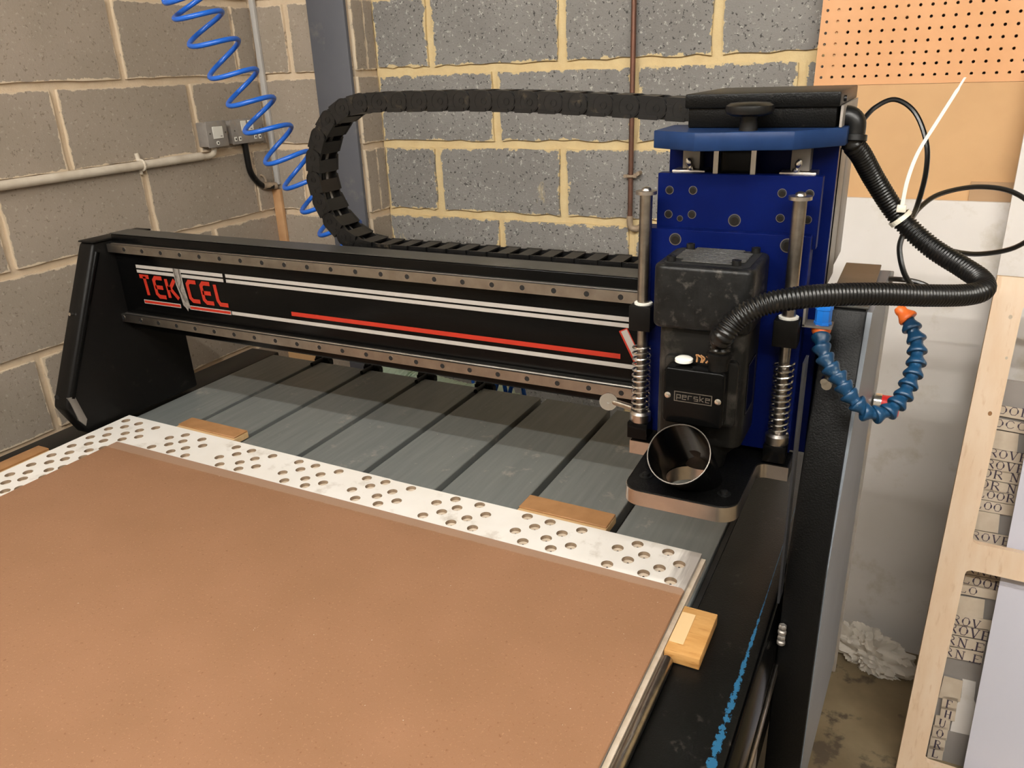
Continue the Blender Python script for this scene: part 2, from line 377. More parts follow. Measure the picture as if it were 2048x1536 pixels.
# =================================================================== CNC router
cnc = empty('cnc_router', (.66, 0, 0))
tag(cnc, 'black gantry router with slotted steel bed, blue vertical axis and spindle', 'router')
ZB = .874
GX = [-.07, .105, .2835, .466, .6495, .8325, 1.0195, 1.203, 1.385]
for i in range(8):
    a = GX[i] + (.008 if i else 0); b = GX[i + 1] - (.008 if i < 7 else 0)
    MB().box(a, b, -1.0, .475, ZB - .03, ZB).build('bed_plate', 'bed_steel', cnc, bevel=.0015, bseg=1)
MB().box(-.07, 1.385, -1.0, .47, ZB - .1, ZB - .032).build('bed_frame', 'bed_end', cnc)
for i in (1, 2, 3, 4):                                          # T-bolt hardware at the slot ends
    x = GX[i]; c = MB().cyl((x + .004, .44, ZB + .004), (x + .004, .50, ZB + .004), .006, seg=12)
    c.cyl((x - .02, .492, ZB + .005), (x - .004, .492, ZB + .005), .008, seg=12).cyl((x + .01, .496, ZB + .006), (x + .026, .496, ZB + .006), .01, seg=12)
    c.box(x - .026, x + .03, .487, .503, ZB - .012, ZB + .002); c.build('slot_clamp', 'black_satin', cnc, smooth=True)
# side rails
MB().box(-.18, -.072, -1.0, .50, ZB - .16, ZB).build('side_rail', 'rail_paint', cnc, bevel=.004)
MB().box(1.397, 1.502, -1.0, .50, ZB - .16, ZB - .001).build('side_rail', 'rail_paint', cnc, bevel=.004)
MB().box(1.387, 1.396, -1.0, .49, ZB - .03, ZB - .006).build('rail_slot', 'dark_gap', cnc)
MB().tube([(1.3905, -.99, ZB + .008), (1.3905, -.325, ZB + .008)], .0085, 14).build('edge_rod', 'steel', cnc, smooth=True)
MB().prism([(1.503, .70), (1.503, .873), (1.507, .877), (1.511, .872), (1.519, .858), (1.519, .70)], 'y', -1.0, .48).build('rail_lip', 'black_gloss', cnc, bevel=.001)
MB().box(1.519, 1.524, -1.0, .45, .80, .822).build('linear_guide', 'steel', cnc, bevel=.002)
MB().box(1.519, 1.522, -.9, -.33, .62, .79).build('guide_cover', 'grey_steel', cnc, bevel=.001)
b = MB().box(-.17, -.09, -.95, .45, .1, .715).build('base_frame', 'black_textured', cnc)
b = MB().box(1.41, 1.50, -.95, .45, .1, .715).build('base_frame', 'black_textured', cnc)
for x in (-.15, 1.43):
    for y in (-.9, .38): MB().box(x, x + .05, y, y + .05, 0, .1).build('machine_foot', 'rubber', cnc)
MB().box(-.09, 1.41, .37, .43, .62, .70).build('cross_beam', 'black_textured', cnc)

# gantry legs (folded side plates)
lp = [(-.03, 1.316), (.128, 1.316), (.174, 1.06), (.178, .885), (-.15, .885), (-.19, .965), (-.183, .985)]
leg = MB().prism(lp, 'x', -.112, -.062).build('gantry_leg', 'black_satin', cnc, bevel=.007, bseg=3)
MB().tube([(-.066, -.024, 1.295), (-.066, -.17, .985)], .0075, 12).build('edge_fold', 'black_gloss', leg, smooth=True)
MB().prism([(-.181, .99), (-.165, .99), (-.15, .925), (-.157, .91), (-.17, .93)], 'x', -.074, -.0595).build('notch_plate', 'grey_steel', leg, bevel=.001)
MB().cyl((-.10, -.1835, .985), (-.10, -.181, .985), .008, seg=12).build('bolt_head', 'dark_gap', leg)
MB().box(-.1125, -.061, -.0315, .131, 1.3162, 1.3205).build('leg_cap', 'black_satin', leg, bevel=.002)
MB().cyl((-.09, -.1015, 1.165), (-.09, -.109, 1.167), .004, seg=10).build('screw', 'bright_steel', leg)
rp = [(-.052, 1.33), (.21, 1.33), (.21, .5), (-.2, .5), (-.2, 1.0)]
leg = MB().prism(rp, 'x', 1.52, 1.572).build('gantry_leg', 'black_textured', cnc, bevel=.003)
sc = [(-.046, 1.326), (.205, 1.326), (.205, .52), (-.195, .52), (-.195, 1.0)]
sxo = lambda y: 1.5735 + .0155 * (y + .195) / .40
n = MB().add([(1.5722, a, b) for a, b in sc] + [(sxo(a), a, b) for a, b in sc], [(0, 1, 2, 3, 4), (9, 8, 7, 6, 5)] + [(i, (i + 1) % 5, 5 + (i + 1) % 5, 5 + i) for i in range(5)]); n.build('side_face', 'side_reflect_grey', leg)  # outer face of the leg; its grey stands in for a reflection
MB().prism([(.2055, 1.325), (.212, 1.325), (.216, 1.25), (.216, .5), (.2055, .5)], 'x', 1.575, 1.594).build('rear_flange', 'box_grey', leg, bevel=.002)
MB().box(1.52, 1.574, -.05, .21, 1.3305, 1.334).build('leg_cap', 'black_lit_top', leg, bevel=.001)
MB().prism([(1.5165, 1.31), (1.5195, 1.31), (1.5195, .955), (1.5165, .955)], 'y', -.235, -.205).build('wiper_strip', 'dark_strip', leg)
for v in (((1650, 758), .008), ((1655, 765), .011)):
    p = at(*v[0], y=-.13); MB().cyl(p, p - Vector((0, .012, 0)), v[1] * .6, seg=12).build('adjust_bolt', 'bright_steel', leg, smooth=True)
p = at(1562, 1265, y=-.2); n = MB()
for k in range(4): n.lathe(p + Vector((.002, -.006, -.016 + k * .009)), (0, 0, 1), [(.0042, 0), (.006, .002), (.006, .006), (.0042, .008)], 6 if k % 2 else 12)
n.build('grease_fitting', 'grey_steel', leg, smooth=True)

# gantry beam, rails, markings
beam = MB().box(-.062, 1.52, .018, .066, 1.10, 1.330).build('gantry_beam', 'black_gloss', cnc, bevel=.004, bseg=3)
MB().box(-.06, 1.52, .016, .068, 1.3302, 1.3318).build('beam_top', 'black_lit_top', beam)
MB().box(.56, 1.52, .0665, .16, 1.288, 1.2995).build('chain_tray', 'black_satin', cnc, bevel=.001)
def rail(z, x0, x1, holes, nm):
    prof = [(.0, z - .0095), (.0, z + .0095), (.006, z + .0095), (.009, z + .0065), (.012, z + .0095), (.0178, z + .0095), (.0178, z - .0095), (.012, z - .0095), (.009, z - .0065), (.006, z - .0095)]
    r = MB().prism(prof, 'x', x0, x1).build('linear_rail', 'rail_steel', cnc)
    hm = MB().cyl((0, 0, 0), (0, -.0004, 0), .0048, seg=16).mesh('rail_hole', 'dark_gap')
    rm = MB().lathe((0, 0, 0), (0, -1, 0), [(.0062, 0), (.0062, .0003), (.0048, .0003)], 16, False).mesh('hole_rim', 'steel')
    for x in holes:
        place(hm, 'rail_hole', (x, -.0002, z), r); place(rm, 'hole_rim', (x, -.0001, z), r)
rail(1.300, -.058, 1.47, [.06 * i for i in range(25)], 'upper')
rail(1.1303, -.07, 1.47, [-.0562 + .06 * i for i in range(26)], 'lower')
YD = .0172
def dmap(a, b): return (a, YD, b)
def decal(name, mat, polys, lift=0):
    n = MB()
    for p in polys: n.add([(a, YD - lift, b) for a, b in p], [tuple(range(len(p)))])
    return n.build(name, mat, beam)
def bar(x0, x1, z0, z1): return [(x0, z0), (x1, z0), (x1, z1), (x0, z1)]
for z0, z1 in ((1.2535, 1.2615), (1.2425, 1.250)):
    decal('white_stripe', 'decal_white_shaded', [bar(.005, .281, z0, z1)]); decal('white_stripe', 'decal_white_shaded', [bar(.289, 1.40, z0, z1)])
decal('white_stripe', 'decal_white_shaded', [bar(.29, 1.40, 1.1695, 1.1775)])
decal('red_stripe', 'decal_red', [bar(.464, 1.195, 1.1855, 1.1945)])
for a, b in ((.010, .129), (.161, .286)):
    decal('white_underline', 'decal_white_shaded', [bar(a - .0015, b + .0015, 1.1685, 1.178)]); decal('red_underline', 'decal_red', [bar(a, b, 1.1702, 1.1763)], .0003)
G = {'T': [[(0, 1), (1, 1)], [(.5, 1), (.5, 0)]], 'E': [[(1, 1), (.3, 1), (.08, .85), (.08, .15), (.3, 0), (1, 0)], [(.08, .5), (.9, .5)]],
     'K': [[(.08, 1), (.08, 0)], [(1, 1), (.35, .52), (1, 0)], [(.08, .52), (.4, .52)]], 'C': [[(1, 1), (.3, 1), (.08, .85), (.08, .15), (.3, 0), (1, 0)]],
     'L': [[(.08, 1), (.08, .2), (.25, 0), (1, 0)]]}
for ch, x in zip('TEKCEL', (.010, .053, .094, .162, .205, .248)):
    n = MB()
    for st in G[ch]: n.stroke([(x + a * .031 + (1 - b) * .004, 1.190 + b * .0445) for a, b in st], .0095, dmap)
    n.build('letter', 'decal_red', beam)
# router bit drawn between the letters
n = MB(); n.add([dmap(*p) for p in ((.127, 1.262), (.1515, 1.262), (.1535, 1.222), (.158, 1.195), (.163, 1.168), (.156, 1.172), (.152, 1.163), (.147, 1.171), (.140, 1.176), (.136, 1.200), (.1285, 1.225))], [tuple(range(11))])
for v in n.v: v.y -= .0004
n.build('router_bit_print', 'decal_grey', beam)
n = MB().stroke([(.131, 1.262), (.134, 1.225), (.150, 1.185)], .0016, lambda a, b: (a, YD - .0007, b)); n.stroke([(.1465, 1.262), (.148, 1.232), (.139, 1.215), (.141, 1.205)], .0022, lambda a, b: (a, YD - .0007, b)); n.build('bit_flute_print', 'emboss', beam)
n = MB().stroke([(1.199, 1.239), (1.226, 1.187), (1.253, 1.239)], .0165, dmap); n.build('letter_outline', 'decal_red', beam)
n = MB().stroke([(1.2005, 1.2375), (1.226, 1.1895), (1.2515, 1.2375)], .0115, lambda a, b: (a, YD - .0003, b)); n.build('letter', 'decal_white_shaded', beam)

# energy chain
CY, CWd, PITCH, R_ = .118, .058, .0445, .143
ZL, ZU, XC = 1.318, 1.604, .650
def chain_path():
    P = []
    for i in range(20):
        x = 1.40 - (1.40 - XC) * i / 20; s_ = (x - XC) / (1.32 - XC); P.append(Vector((x, CY, ZU - .024 * max(0, s_ - .30) ** 1.5 / .70 ** 1.5)))
    for i in range(24): a = PI / 2 + PI * i / 24; P.append(Vector((XC + R_ * math.cos(a), CY, (ZL + ZU) / 2 + R_ * math.sin(a))))
    for i in range(20): P.append(Vector((XC + (1.45 - XC) * i / 19, CY, ZL)))
    return P
cp = chain_path(); nodes = resample(cp, PITCH)
chain = MB().tube(resample(cp, .02), .0075, 8).build('energy_chain', 'cable_black', cnc, smooth=True)
n = MB().tube([p + Vector((0, .012, -.003)) for p in resample(cp, .02)], .005, 8); n.build('chain_cable', 'decal_grey', chain, smooth=True)
def link_mesh():
    m = MB(); h = .0178; L = PITCH
    for s in (-1, 1):
        y0 = s * (CWd / 2); yi = y0 - s * .0035
        # outer half with a round end over the pivot, inner half stepped in under the next link
        prof = arc(0, 0, h, 100, 260, 10) + [(.002, -h), (L * .62, -h), (L * .64, h)]
        m.prism(prof, 'y', y0, yi)
        prof2 = [(L * .3, -h * .93), (L * .95, -h * .93)] + arc(L, 0, h * .93, -80, 80, 6) + [(L * .95, h * .93), (L * .3, h * .93)]
        m.prism(prof2, 'y', yi - s * .0002, yi - s * .003)
        m.lathe((0, y0, 0), (0, s, 0), [(.0062, 0), (.0062, .0009), (.0044, .0009), (.0044, .0002)], 12, True)
        m.lathe((.0015, y0, 0), (0, s, 0), [(h - .0005, 0), (h - .0005, .0005), (h - .0022, .0005), (h - .0022, .0001)], 20, False)
        m.box(L * .36, L * .56, min(y0, y0 + s * .0006), max(y0, y0 + s * .0006), .002, .007)
        m.box(-.004, L * .62, min(y0, y0 + s * .0014), max(y0, y0 + s * .0014), -h, -h + .006)
    for z0, z1 in ((h - .004, h - .0005), (-h + .0005, -h + .004)): m.box(.004, .029, -CWd / 2 + .003, CWd / 2 - .003, z0, z1)
    return m.mesh('chain_link', 'chain_plastic', smooth=True, angle=35)
lm = link_mesh()
for i in range(len(nodes) - 1):
    a, b = nodes[i], nodes[i + 1]; d = (b - a).normalized(); yv = Vector((0, 1, 0))
    # local x runs along the chain, local z outward (up on the top run, down on the lower run); y follows to keep it right-handed
    zv = Vector((-d.z, 0, d.x)) * -1; yv = zv.cross(d); mt = Matrix((d, yv, zv)).transposed()
    place(lm, 'chain_link', a, chain, None, mt.to_quaternion())

# z axis
XA = empty('z_axis_assembly', (1.4, -.05, 1.09)) if False else None
back = MB().box(1.288, 1.513, -.05, -.03, 1.10, 1.548).build('carriage_plate', 'blue_paint', cnc, bevel=.001, bseg=1)
MB().box(1.30, 1.512, -.03, -.002, 1.12, 1.54).build('bearing_housing', 'dark_gap', cnc)
MB().box(1.315, 1.513, .072, .165, 1.36, 1.57).build('carriage_housing', 'grey_steel', cnc, bevel=.002)
MB().box(1.33, 1.512, -.03, .08, 1.345, 1.568).build('housing_side', 'grey_steel', cnc, bevel=.001)
cap = MB().prism([(1.287, -.03), (1.287, -.125), (1.352, -.163), (1.468, -.135), (1.5225, -.075), (1.5225, -.03)], 'z', 1.5485, 1.571).build('top_cap', 'blue_cap', cnc, bevel=.001, bseg=1)
tb = MB().box(1.3225, 1.509, -.088, .12, 1.5712, 1.600).build('junction_box', 'black_textured', cnc, bevel=.002)
MB().box(1.3185, 1.5125, -.0925, .125, 1.596, 1.614).build('box_lid', 'black_textured', tb, bevel=.002)
MB().cyl((1.5125, -.05, 1.604), (1.5155, -.05, 1.604), .004, seg=12).build('lid_screw', 'black_plastic', tb)
MB().box(1.513, 1.516, -.085, .11, 1.5715, 1.597).build('box_side', 'box_grey', tb)
k = MB().lathe((1.410, -.125, 1.571), (0, 0, 1), [(.0115, 0), (.0105, .012), (.012, .02)], 24).build('clamp_knob', 'black_plastic', cnc, smooth=True)
MB().lathe((1.410, -.125, 1.5885), (0, 0, 1), [(.020, 0), (.028, .003), (.030, .007), (.029, .0125), (.024, .0155), (.01, .0165)], 32).build('knob_head', 'black_plastic', k, smooth=True)
# between cap and front plate
for x in (1.362, 1.411): MB().box(x, x + .0065, -.098, -.09, 1.505, 1.548).build('guide_strip', 'aluminium', cnc)
MB().box(1.3695, 1.411, -.092, -.052, 1.505, 1.548).build('motor_coupling', 'black_gloss', cnc, bevel=.002)
for x, sg in ((1.302, 1), (1.446, -1)):
    bb = MB().box(x, x + .046, -.085, -.052, 1.42, 1.5155).build('bearing_block', 'aluminium', cnc, bevel=.001)
    MB().box(x + .012, x + .036, -.075, -.052, 1.516, 1.546).build('guide_rail_end', 'grey_steel', bb, bevel=.001)
    gx = x + (.026 if sg > 0 else .020)
    MB().lathe((gx, -.08, 1.5155), (sg * -.3, -.2, 1), [(.005, 0), (.005, .004), (.003, .005), (.0048, .009), (.0048, .013), (.0025, .017)], 12).build('grease_nipple', 'bright_steel', bb, smooth=True)
def bolt(par, x, z, y, r, head='steel'):
    MB().lathe((x, y, z), (0, -1, 0), [(r, 0), (r, .0005), (r * .88, .0005), (r * .88, .0001)], 20, False).build('counterbore', head, par, smooth=True)
    MB().cyl((x, y, z), (x, y - .0002, z), r * .9, seg=18).build('bolt_recess', 'dark_gap', par)
    MB().lathe((x, y, z - r * .12), (0, -1, 0), [(r * .66, 0), (r * .66, .0008), (r * .38, .0008), (r * .38, .0003)], 16, True).build('bolt_head', 'bolt_dark', par, smooth=True)
zp = MB().box(1.2885, 1.503, -.105, -.086, 1.42, 1.5135).build('slide_plate', 'blue_paint', cnc, bevel=.001, bseg=1)
def pxy(u, v, y): q = at(u, v, y=y); return q.x, q.z
Z1 = (1240, 330, 4.655)
for u, v, r in ((462, 233, .0058), (680, 235, .0058), (452, 457, .0058), (670, 460, .0058), (1510, 262, .0058), (1765, 270, .0058), (1492, 495, .0056), (1745, 510, .0056), (558, 497, .0042), (1066, 515, .0085)):
    x, z = pxy(Z1[0] + u / Z1[2], Z1[1] + v / Z1[2], -.1052); bolt(zp, x, z, -.1052, r, 'steel')
zl = MB().box(1.277, 1.4985, -.122, -.090, 1.13, 1.4405).build('spindle_plate', 'blue_paint', cnc, bevel=.001, bseg=1)
for u, v, r in ((515, 690, .0085), (1560, 750, .0095)):
    x, z = pxy(Z1[0] + u / Z1[2], Z1[1] + v / Z1[2], -.1222); bolt(zl, x, z, -.1222, r, 'steel')
# guide rods with springs
for x, lab in ((1.282, 0), (1.482, 1)):
    y = -.135; r = MB().cyl((x, y, 1.151), (x, y, 1.31), .0076, seg=24).cyl((x, y, 1.31), (x, y, 1.489), .0088, seg=24).build('guide_rod', 'steel', cnc, smooth=True)
    MB().lathe((x, y, 1.489), (0, 0, 1), [(.0145, 0), (.0145, .0045), (.007, .0052), (.006, .008), (.003, .0098)], 28).build('rod_washer', 'aluminium', r, smooth=True)
    MB().box(x - .0165, x + .0155, y - .016, -.1225, 1.297, 1.334).build('rod_bracket', 'black_satin', r, bevel=.0015)
    MB().lathe((x, y, 1.334), (0, 0, 1), [(.013, 0), (.013, .0025), (.009, .003)], 20).build('washer', 'white_plastic', r, smooth=True)
    MB().tube([(x + .0132 * math.cos(a), y + .0132 * math.sin(a), 1.1668 + .105 * i / 288) for i in range(289) for a in (2 * PI * i / 24,)], .0015, 7).build('spring', 'bright_steel', r, smooth=True)
    MB().lathe((x, y, 1.151), (0, 0, 1), [(.0155, 0), (.016, .001), (.016, .012), (.0125, .0155), (.0095, .0155)], 28).build('collar', 'aluminium', r, smooth=True)
    MB().box(x - .0155, x + .0155, y - .0155, y + .0155, 1.1255, 1.151).build('rod_block', 'black_gloss', r, bevel=.001)
p = at(1217, 803, y=-.13)
d = MB().lathe(p, (.25, -1, .1), [(.014, -.0015), (.014, .0015), (.003, .0015), (.003, 0)], 28, True).build('clamp_disc', 'bright_steel', cnc, smooth=True)
MB().cyl(p + Vector((.002, .006, -.001)), (1.27, -.135, p.z - .002), .005, seg=14).build('clamp_screw', 'steel', d, smooth=True)

# dust foot: aluminium plate, black top, spout
FO = [(1.269, -.095), (1.269, -.145), (1.303, -.145)] + [(1.306, -.262)] + arc(1.332, -.264, .026, 180, 270, 6) + arc(1.435, -.264, .026, 270, 360, 6) + [(1.461, -.168)] + arc(1.475, -.159, .014, 180, 90, 5) + [(1.503, -.145), (1.503, -.095)]
SX, SY = 1.389, -.227
foot = MB()
for zz_ in (1.097, 1.1185): foot.fill(FO, [(SX, SY, .037, 28)], 'z', zz_)
nn = len(FO); foot.add([(a, b, z) for z in (1.097, 1.1185) for a, b in FO], [(i, (i + 1) % nn, nn + (i + 1) % nn, nn + i) for i in range(nn)])
foot.cyl((SX, SY, 1.097), (SX, SY, 1.1185), .037, seg=28, caps=False)
foot = foot.build('dust_foot', 'aluminium', cnc, smooth=True, angle=30)
FI = [(SX + (a - SX) * .985, -.19 + (b + .19) * .985) for a, b in FO]
n = MB()
for zz_ in (1.1187, 1.1205): n.fill(FI, [(SX, SY, .037, 28)], 'z', zz_)
n.add([(a, b, z) for z in (1.1187, 1.1205) for a, b in FI], [(i, (i + 1) % nn, nn + (i + 1) % nn, nn + i) for i in range(nn)])
n.build('foot_top', 'black_textured', foot, smooth=True, angle=30)
A = Vector((-.003, -.072, .070)); ax = A.normalized(); B0 = Vector((SX, SY, 1.1205)); T0 = B0 + A; a_, b_, _ = basis(ax)
# make the loft rings start in matching directions
ex = Vector((1, 0, 0)); ey = (Vector((0, 1, 0)) - ax * ax.y).normalized(); exx = ey.cross(ax).normalized()
if exx.x < 0: exx = -exx
n = MB(); seg = 40; vs = []
for t_, r_ in ((0, .0395), (.12, .040), (1, .041), (1, .0392), (.12, .0378), (0, .037)):
    c_ = B0.lerp(T0, t_)
    for i in range(seg):
        an = 2 * PI * i / seg; q0 = ex * math.cos(an) + Vector((0, 1, 0)) * math.sin(an); q1 = exx * math.cos(an) + ey * math.sin(an)
        vs.append(c_ + (q0.lerp(q1, t_)) * r_)
n.add(vs, [(k * seg + i, k * seg + (i + 1) % seg, (k + 1) * seg + (i + 1) % seg, (k + 1) * seg + i) for k in range(5) for i in range(seg)])
n.build('dust_spout', 'black_gloss', foot, smooth=True, angle=50)
n = MB().tube([T0 + (exx * math.cos(2 * PI * i / 40) + ey * math.sin(2 * PI * i / 40)) * .0401 for i in range(41)], .0008, 6, False); n.build('spout_rim', 'emboss', foot, smooth=True)
for u, v in ((1292, 952), (1448, 988)):
    q = at(u, v, z=1.1205); MB().lathe(q, (0, 0, 1), [(.009, 0), (.009, .001), (.0055, .0012), (.005, .005), (.003, .0062)], 18).build('foot_bolt', 'black_plastic', foot, smooth=True)

# spindle motor
sp = MB().prism(rrect(1.331, 1.447, -.224, -.124, .016), 'z', 1.172, 1.334).build('spindle_motor', 'spindle_body', cnc, smooth=True, bevel=.003)
MB().lathe((1.389, -.174, 1.122), (0, 0, 1), [(.030, 0), (.034, .02), (.048, .035), (.050, .0505)], 32).build('spindle_nose', 'spindle_body', sp, smooth=True)
MB().lathe((1.389, -.174, 1.075), (0, 0, 1), [(.008, 0), (.014, .004), (.016, .03), (.016, .047)], 24).build('collet_nut', 'steel', sp, smooth=True)
cw = MB().prism(rrect(1.3245, 1.4515, -.236, -.123, .015), 'z', 1.3345, 1.418).build('motor_cowl', 'spindle_cowl', sp, bevel=.006, bseg=3)
MB().prism(rrect(1.334, 1.442, -.224, -.131, .008), 'z', 1.4181, 1.4186).build('cowl_grille', 'dark_gap', sp)
for i in range(11):
    y = -.216 + i * .0076; MB().box(1.344 if 1 < i < 9 else 1.356, 1.433 if 1 < i < 9 else 1.420, y, y + .0034, 1.4186, 1.4212).build('grille_rib', 'rib_plastic', sp, bevel=.0008, bseg=1)
for x, y in ((1.343, -.214), (1.425, -.214), (1.347, -.137), (1.4335, -.137)):
    MB().lathe((x, y, 1.4186), (0, 0, 1), [(.0058, 0), (.0058, .007), (.0035, .007), (.0035, .004)], 16).build('cowl_bolt', 'black_plastic', sp, smooth=True)
tbx = MB().prism(rrect(1.344, 1.441, 1.208, 1.299, .008), 'y', -.236, -.2235).build('terminal_base', 'spindle_body', sp, bevel=.003)
MB().prism(rrect(1.352, 1.430, 1.215, 1.292, .006), 'y', -.262, -.236).build('terminal_lid', 'black_gloss', sp, bevel=.003, bseg=3)
YT = -.2624
def tmap(a, b): return (a, YT, b)
x0, x1, z0, z1 = 1.3675, 1.4155, 1.2475, 1.2605
n = MB().stroke([(x0, z0), (x1, z0), (x1, z1), (x0, z1)], .0012, tmap, True); n.build('name_border', 'emboss', sp)
g2 = {'p': [[(0, -.35), (0, 1), (1, 1), (1, .2), (0, .2)]], 'e': [[(0, .6), (1, .6), (1, 1), (0, 1), (0, 0), (1, 0)]], 'r': [[(0, 0), (0, 1), (1, 1)]],
      's': [[(1, 1), (0, 1), (0, .5), (1, .5), (1, 0), (0, 0)]], 'k': [[(0, 0), (0, 1.4)], [(1, 1), (.1, .5), (1, 0)]]}
for i, ch in enumerate('perske'):
    n = MB()
    for st in g2[ch]: n.stroke([(1.3705 + i * .0075 + a * .0048, 1.2508 + b * .0055) for a, b in st], .0012, tmap)
    n.build('letter', 'emboss', sp)
for x in (1.3585, 1.4235): MB().lathe((x, -.262, 1.254), (0, -1, 0), [(.0042, 0), (.0042, .001), (.0022, .0018)], 14).build('lid_screw', 'bright_steel', sp, smooth=True)
MB().lathe((1.3735, -.246, 1.299), (0, 0, 1), [(.0115, -.002), (.0115, .0015), (.009, .0032), (.002, .0036)], 24).build('blanking_cap', 'white_plastic', sp, smooth=True)
MB().lathe((1.418, -.246, 1.292), (0, 0, 1), [(.0125, 0), (.0125, .011), (.014, .0112), (.014, .017), (.0155, .0172), (.0155, .022), (.013, .024)], 24).build('cable_gland', 'black_satin', sp, smooth=True)
n = MB(); rnd = random.Random(3)
for k in range(5): q = Vector((1.392 + .004 * k + rnd.uniform(-.002, .002), -.25, 1.2995)); n.tube(spline([q, q + Vector((rnd.uniform(-.004, .004), 0, .006)), q + Vector((rnd.uniform(-.006, .008), -.001, .010))], 4), .0013, 5)
n.build('dust_tuft', 'offcut_top', sp)
MB().box(1.4472, 1.448, -.205, -.158, 1.215, 1.288).build('rating_plate', 'black_gloss', sp)
n = MB().stroke([(-.203, 1.217), (-.160, 1.217), (-.160, 1.286), (-.203, 1.286)], .0012, lambda a, b: (1.4482, a, b), True); n.build('plate_border', 'emboss', sp)

# corrugated conduit from junction box to spindle
HP = [(1703, 262, 1.08), (1722, 310, 1.035), (1752, 364, 1.06), (1800, 436, 1.075), (1862, 494, 1.06), (1925, 534, 1.03), (1962, 560, 1.005), (1966, 580, .985), (1930, 590, .975), (1850, 591, .955), (1760, 588, .94), (1660, 590, .93), (1580, 598, .925), (1520, 612, .93), (1472, 640, .94), (1444, 676, .95), (1437, 700, .953)]
H = resample(spline([Vector((1.5275, -.040, 1.557)), Vector((1.528, -.041, 1.547))] + [dep(*h) for h in HP[1:-1]] + [Vector((1.418, -.246, 1.335)), Vector((1.418, -.246, 1.314))], 10), .0046 / 4)
n = MB(); rr = [.0138 if i % 4 in (0, 1) else .0120 for i in range(len(H))]
n.tube(H, rr, 18); hose = n.build('conduit_hose', 'hose_black', cnc, smooth=True, angle=70)
ey_, ez_ = -.040, 1.5812
n = MB().tube([(1.510, ey_, ez_), (1.515, ey_, ez_)] + [(1.5155 + .012 * math.sin(a), ey_, ez_ - .012 + .012 * math.cos(a)) for a in [PI / 2 * i / 8 for i in range(9)]] + [(1.5275, ey_, 1.557)], .0140, 20)
n.build('hose_elbow', 'black_plastic', cnc, smooth=True)
dd = (H[8] - H[0]).normalized(); MB().lathe(H[0] - dd * .002, dd, [(.0148, 0), (.0168, .001), (.0168, .008), (.0148, .009)], 24).build('elbow_collar', 'black_plastic', cnc, smooth=True)
# thin cable looping behind the hose
CP = [(1722, 245, 1.33), (1750, 215, 1.33), (1790, 199, 1.32), (1830, 225, 1.31), (1853, 285, 1.3), (1852, 345, 1.29), (1835, 410, 1.27), (1822, 440, 1.25), (1806, 470, 1.24), (1799, 500, 1.24), (1808, 545, 1.24), (1828, 578, 1.25), (1850, 610, 1.27)]
MB().tube(spline([dep(*c) for c in CP], 6), .0042, 8).build('signal_cable', 'cable_black', cnc, smooth=True)
CP = [(1818, 446, 1.26), (1840, 415, 1.28), (1880, 388, 1.3), (1950, 374, 1.32), (2020, 382, 1.33), (2068, 415, 1.33), (2075, 460, 1.32), (2030, 495, 1.31), (1960, 508, 1.3), (1905, 502, 1.28), (1870, 488, 1.24), (1840, 470, 1.22)]
MB().tube(spline([dep(*c) for c in CP], 6), .0042, 8).build('signal_cable', 'cable_black', cnc, smooth=True)
CP = [(1690, 600, 1.22), (1708, 574, 1.23), (1750, 560, 1.25), (1800, 559, 1.27), (1845, 568, 1.26), (1885, 592, 1.25)]
MB().tube(spline([dep(*c) for c in CP], 6), .0042, 8).build('signal_cable', 'cable_black', cnc, smooth=True)
# cable tie round the conduit
i0 = min(range(len(H)), key=lambda i: (H[i] - dep(1800, 436, 1.08)).length); c0 = H[i0]; dr = (H[i0 + 10] - H[i0 - 10]).normalized(); a_, b_, _ = basis(dr)
n = MB(); vs = []
for i in range(24):
    an = 2 * PI * i / 24; q = a_ * math.cos(an) + b_ * math.sin(an)
    for s_ in (-.0032, .0032):
        for r_ in (.0141, .0155): vs.append(c0 + q * r_ + dr * s_)
fs = []
for i in range(24):
    j = (i + 1) % 24
    for e, f2 in ((0, 1), (1, 3), (3, 2), (2, 0)): fs.append((i * 4 + e, i * 4 + f2, j * 4 + f2, j * 4 + e))
n.add(vs, fs); tie = n.build('cable_tie', 'tie_plastic', cnc)
hp = dep(1803, 417, 1.056); MB().box(hp.x - .006, hp.x + .006, hp.y - .004, hp.y + .004, hp.z - .005, hp.z + .005).build('tie_head', 'tie_plastic', tie, bevel=.0015)
TP = spline([hp, dep(1815, 360, 1.05), dep(1836, 305, 1.05), dep(1870, 250, 1.05), dep(1905, 195, 1.05), dep(1930, 155, 1.05)], 6); n = MB(); side = Vector(_r) * .0026; th = Vector(_f) * .0007
vs = []
for i, q in enumerate(TP):
    w_ = side * (1 if i < len(TP) - 4 else .6); vs += [q - w_ - th, q + w_ - th, q + w_ + th, q - w_ + th]
n.add(vs, [(i * 4 + k, i * 4 + (k + 1) % 4, i * 4 + 4 + (k + 1) % 4, i * 4 + 4 + k) for i in range(len(TP) - 1) for k in range(4)] + [(0, 1, 2, 3), tuple(len(vs) - 4 + k for k in range(4))])
n.build('tie_tail', 'tie_plastic', tie)

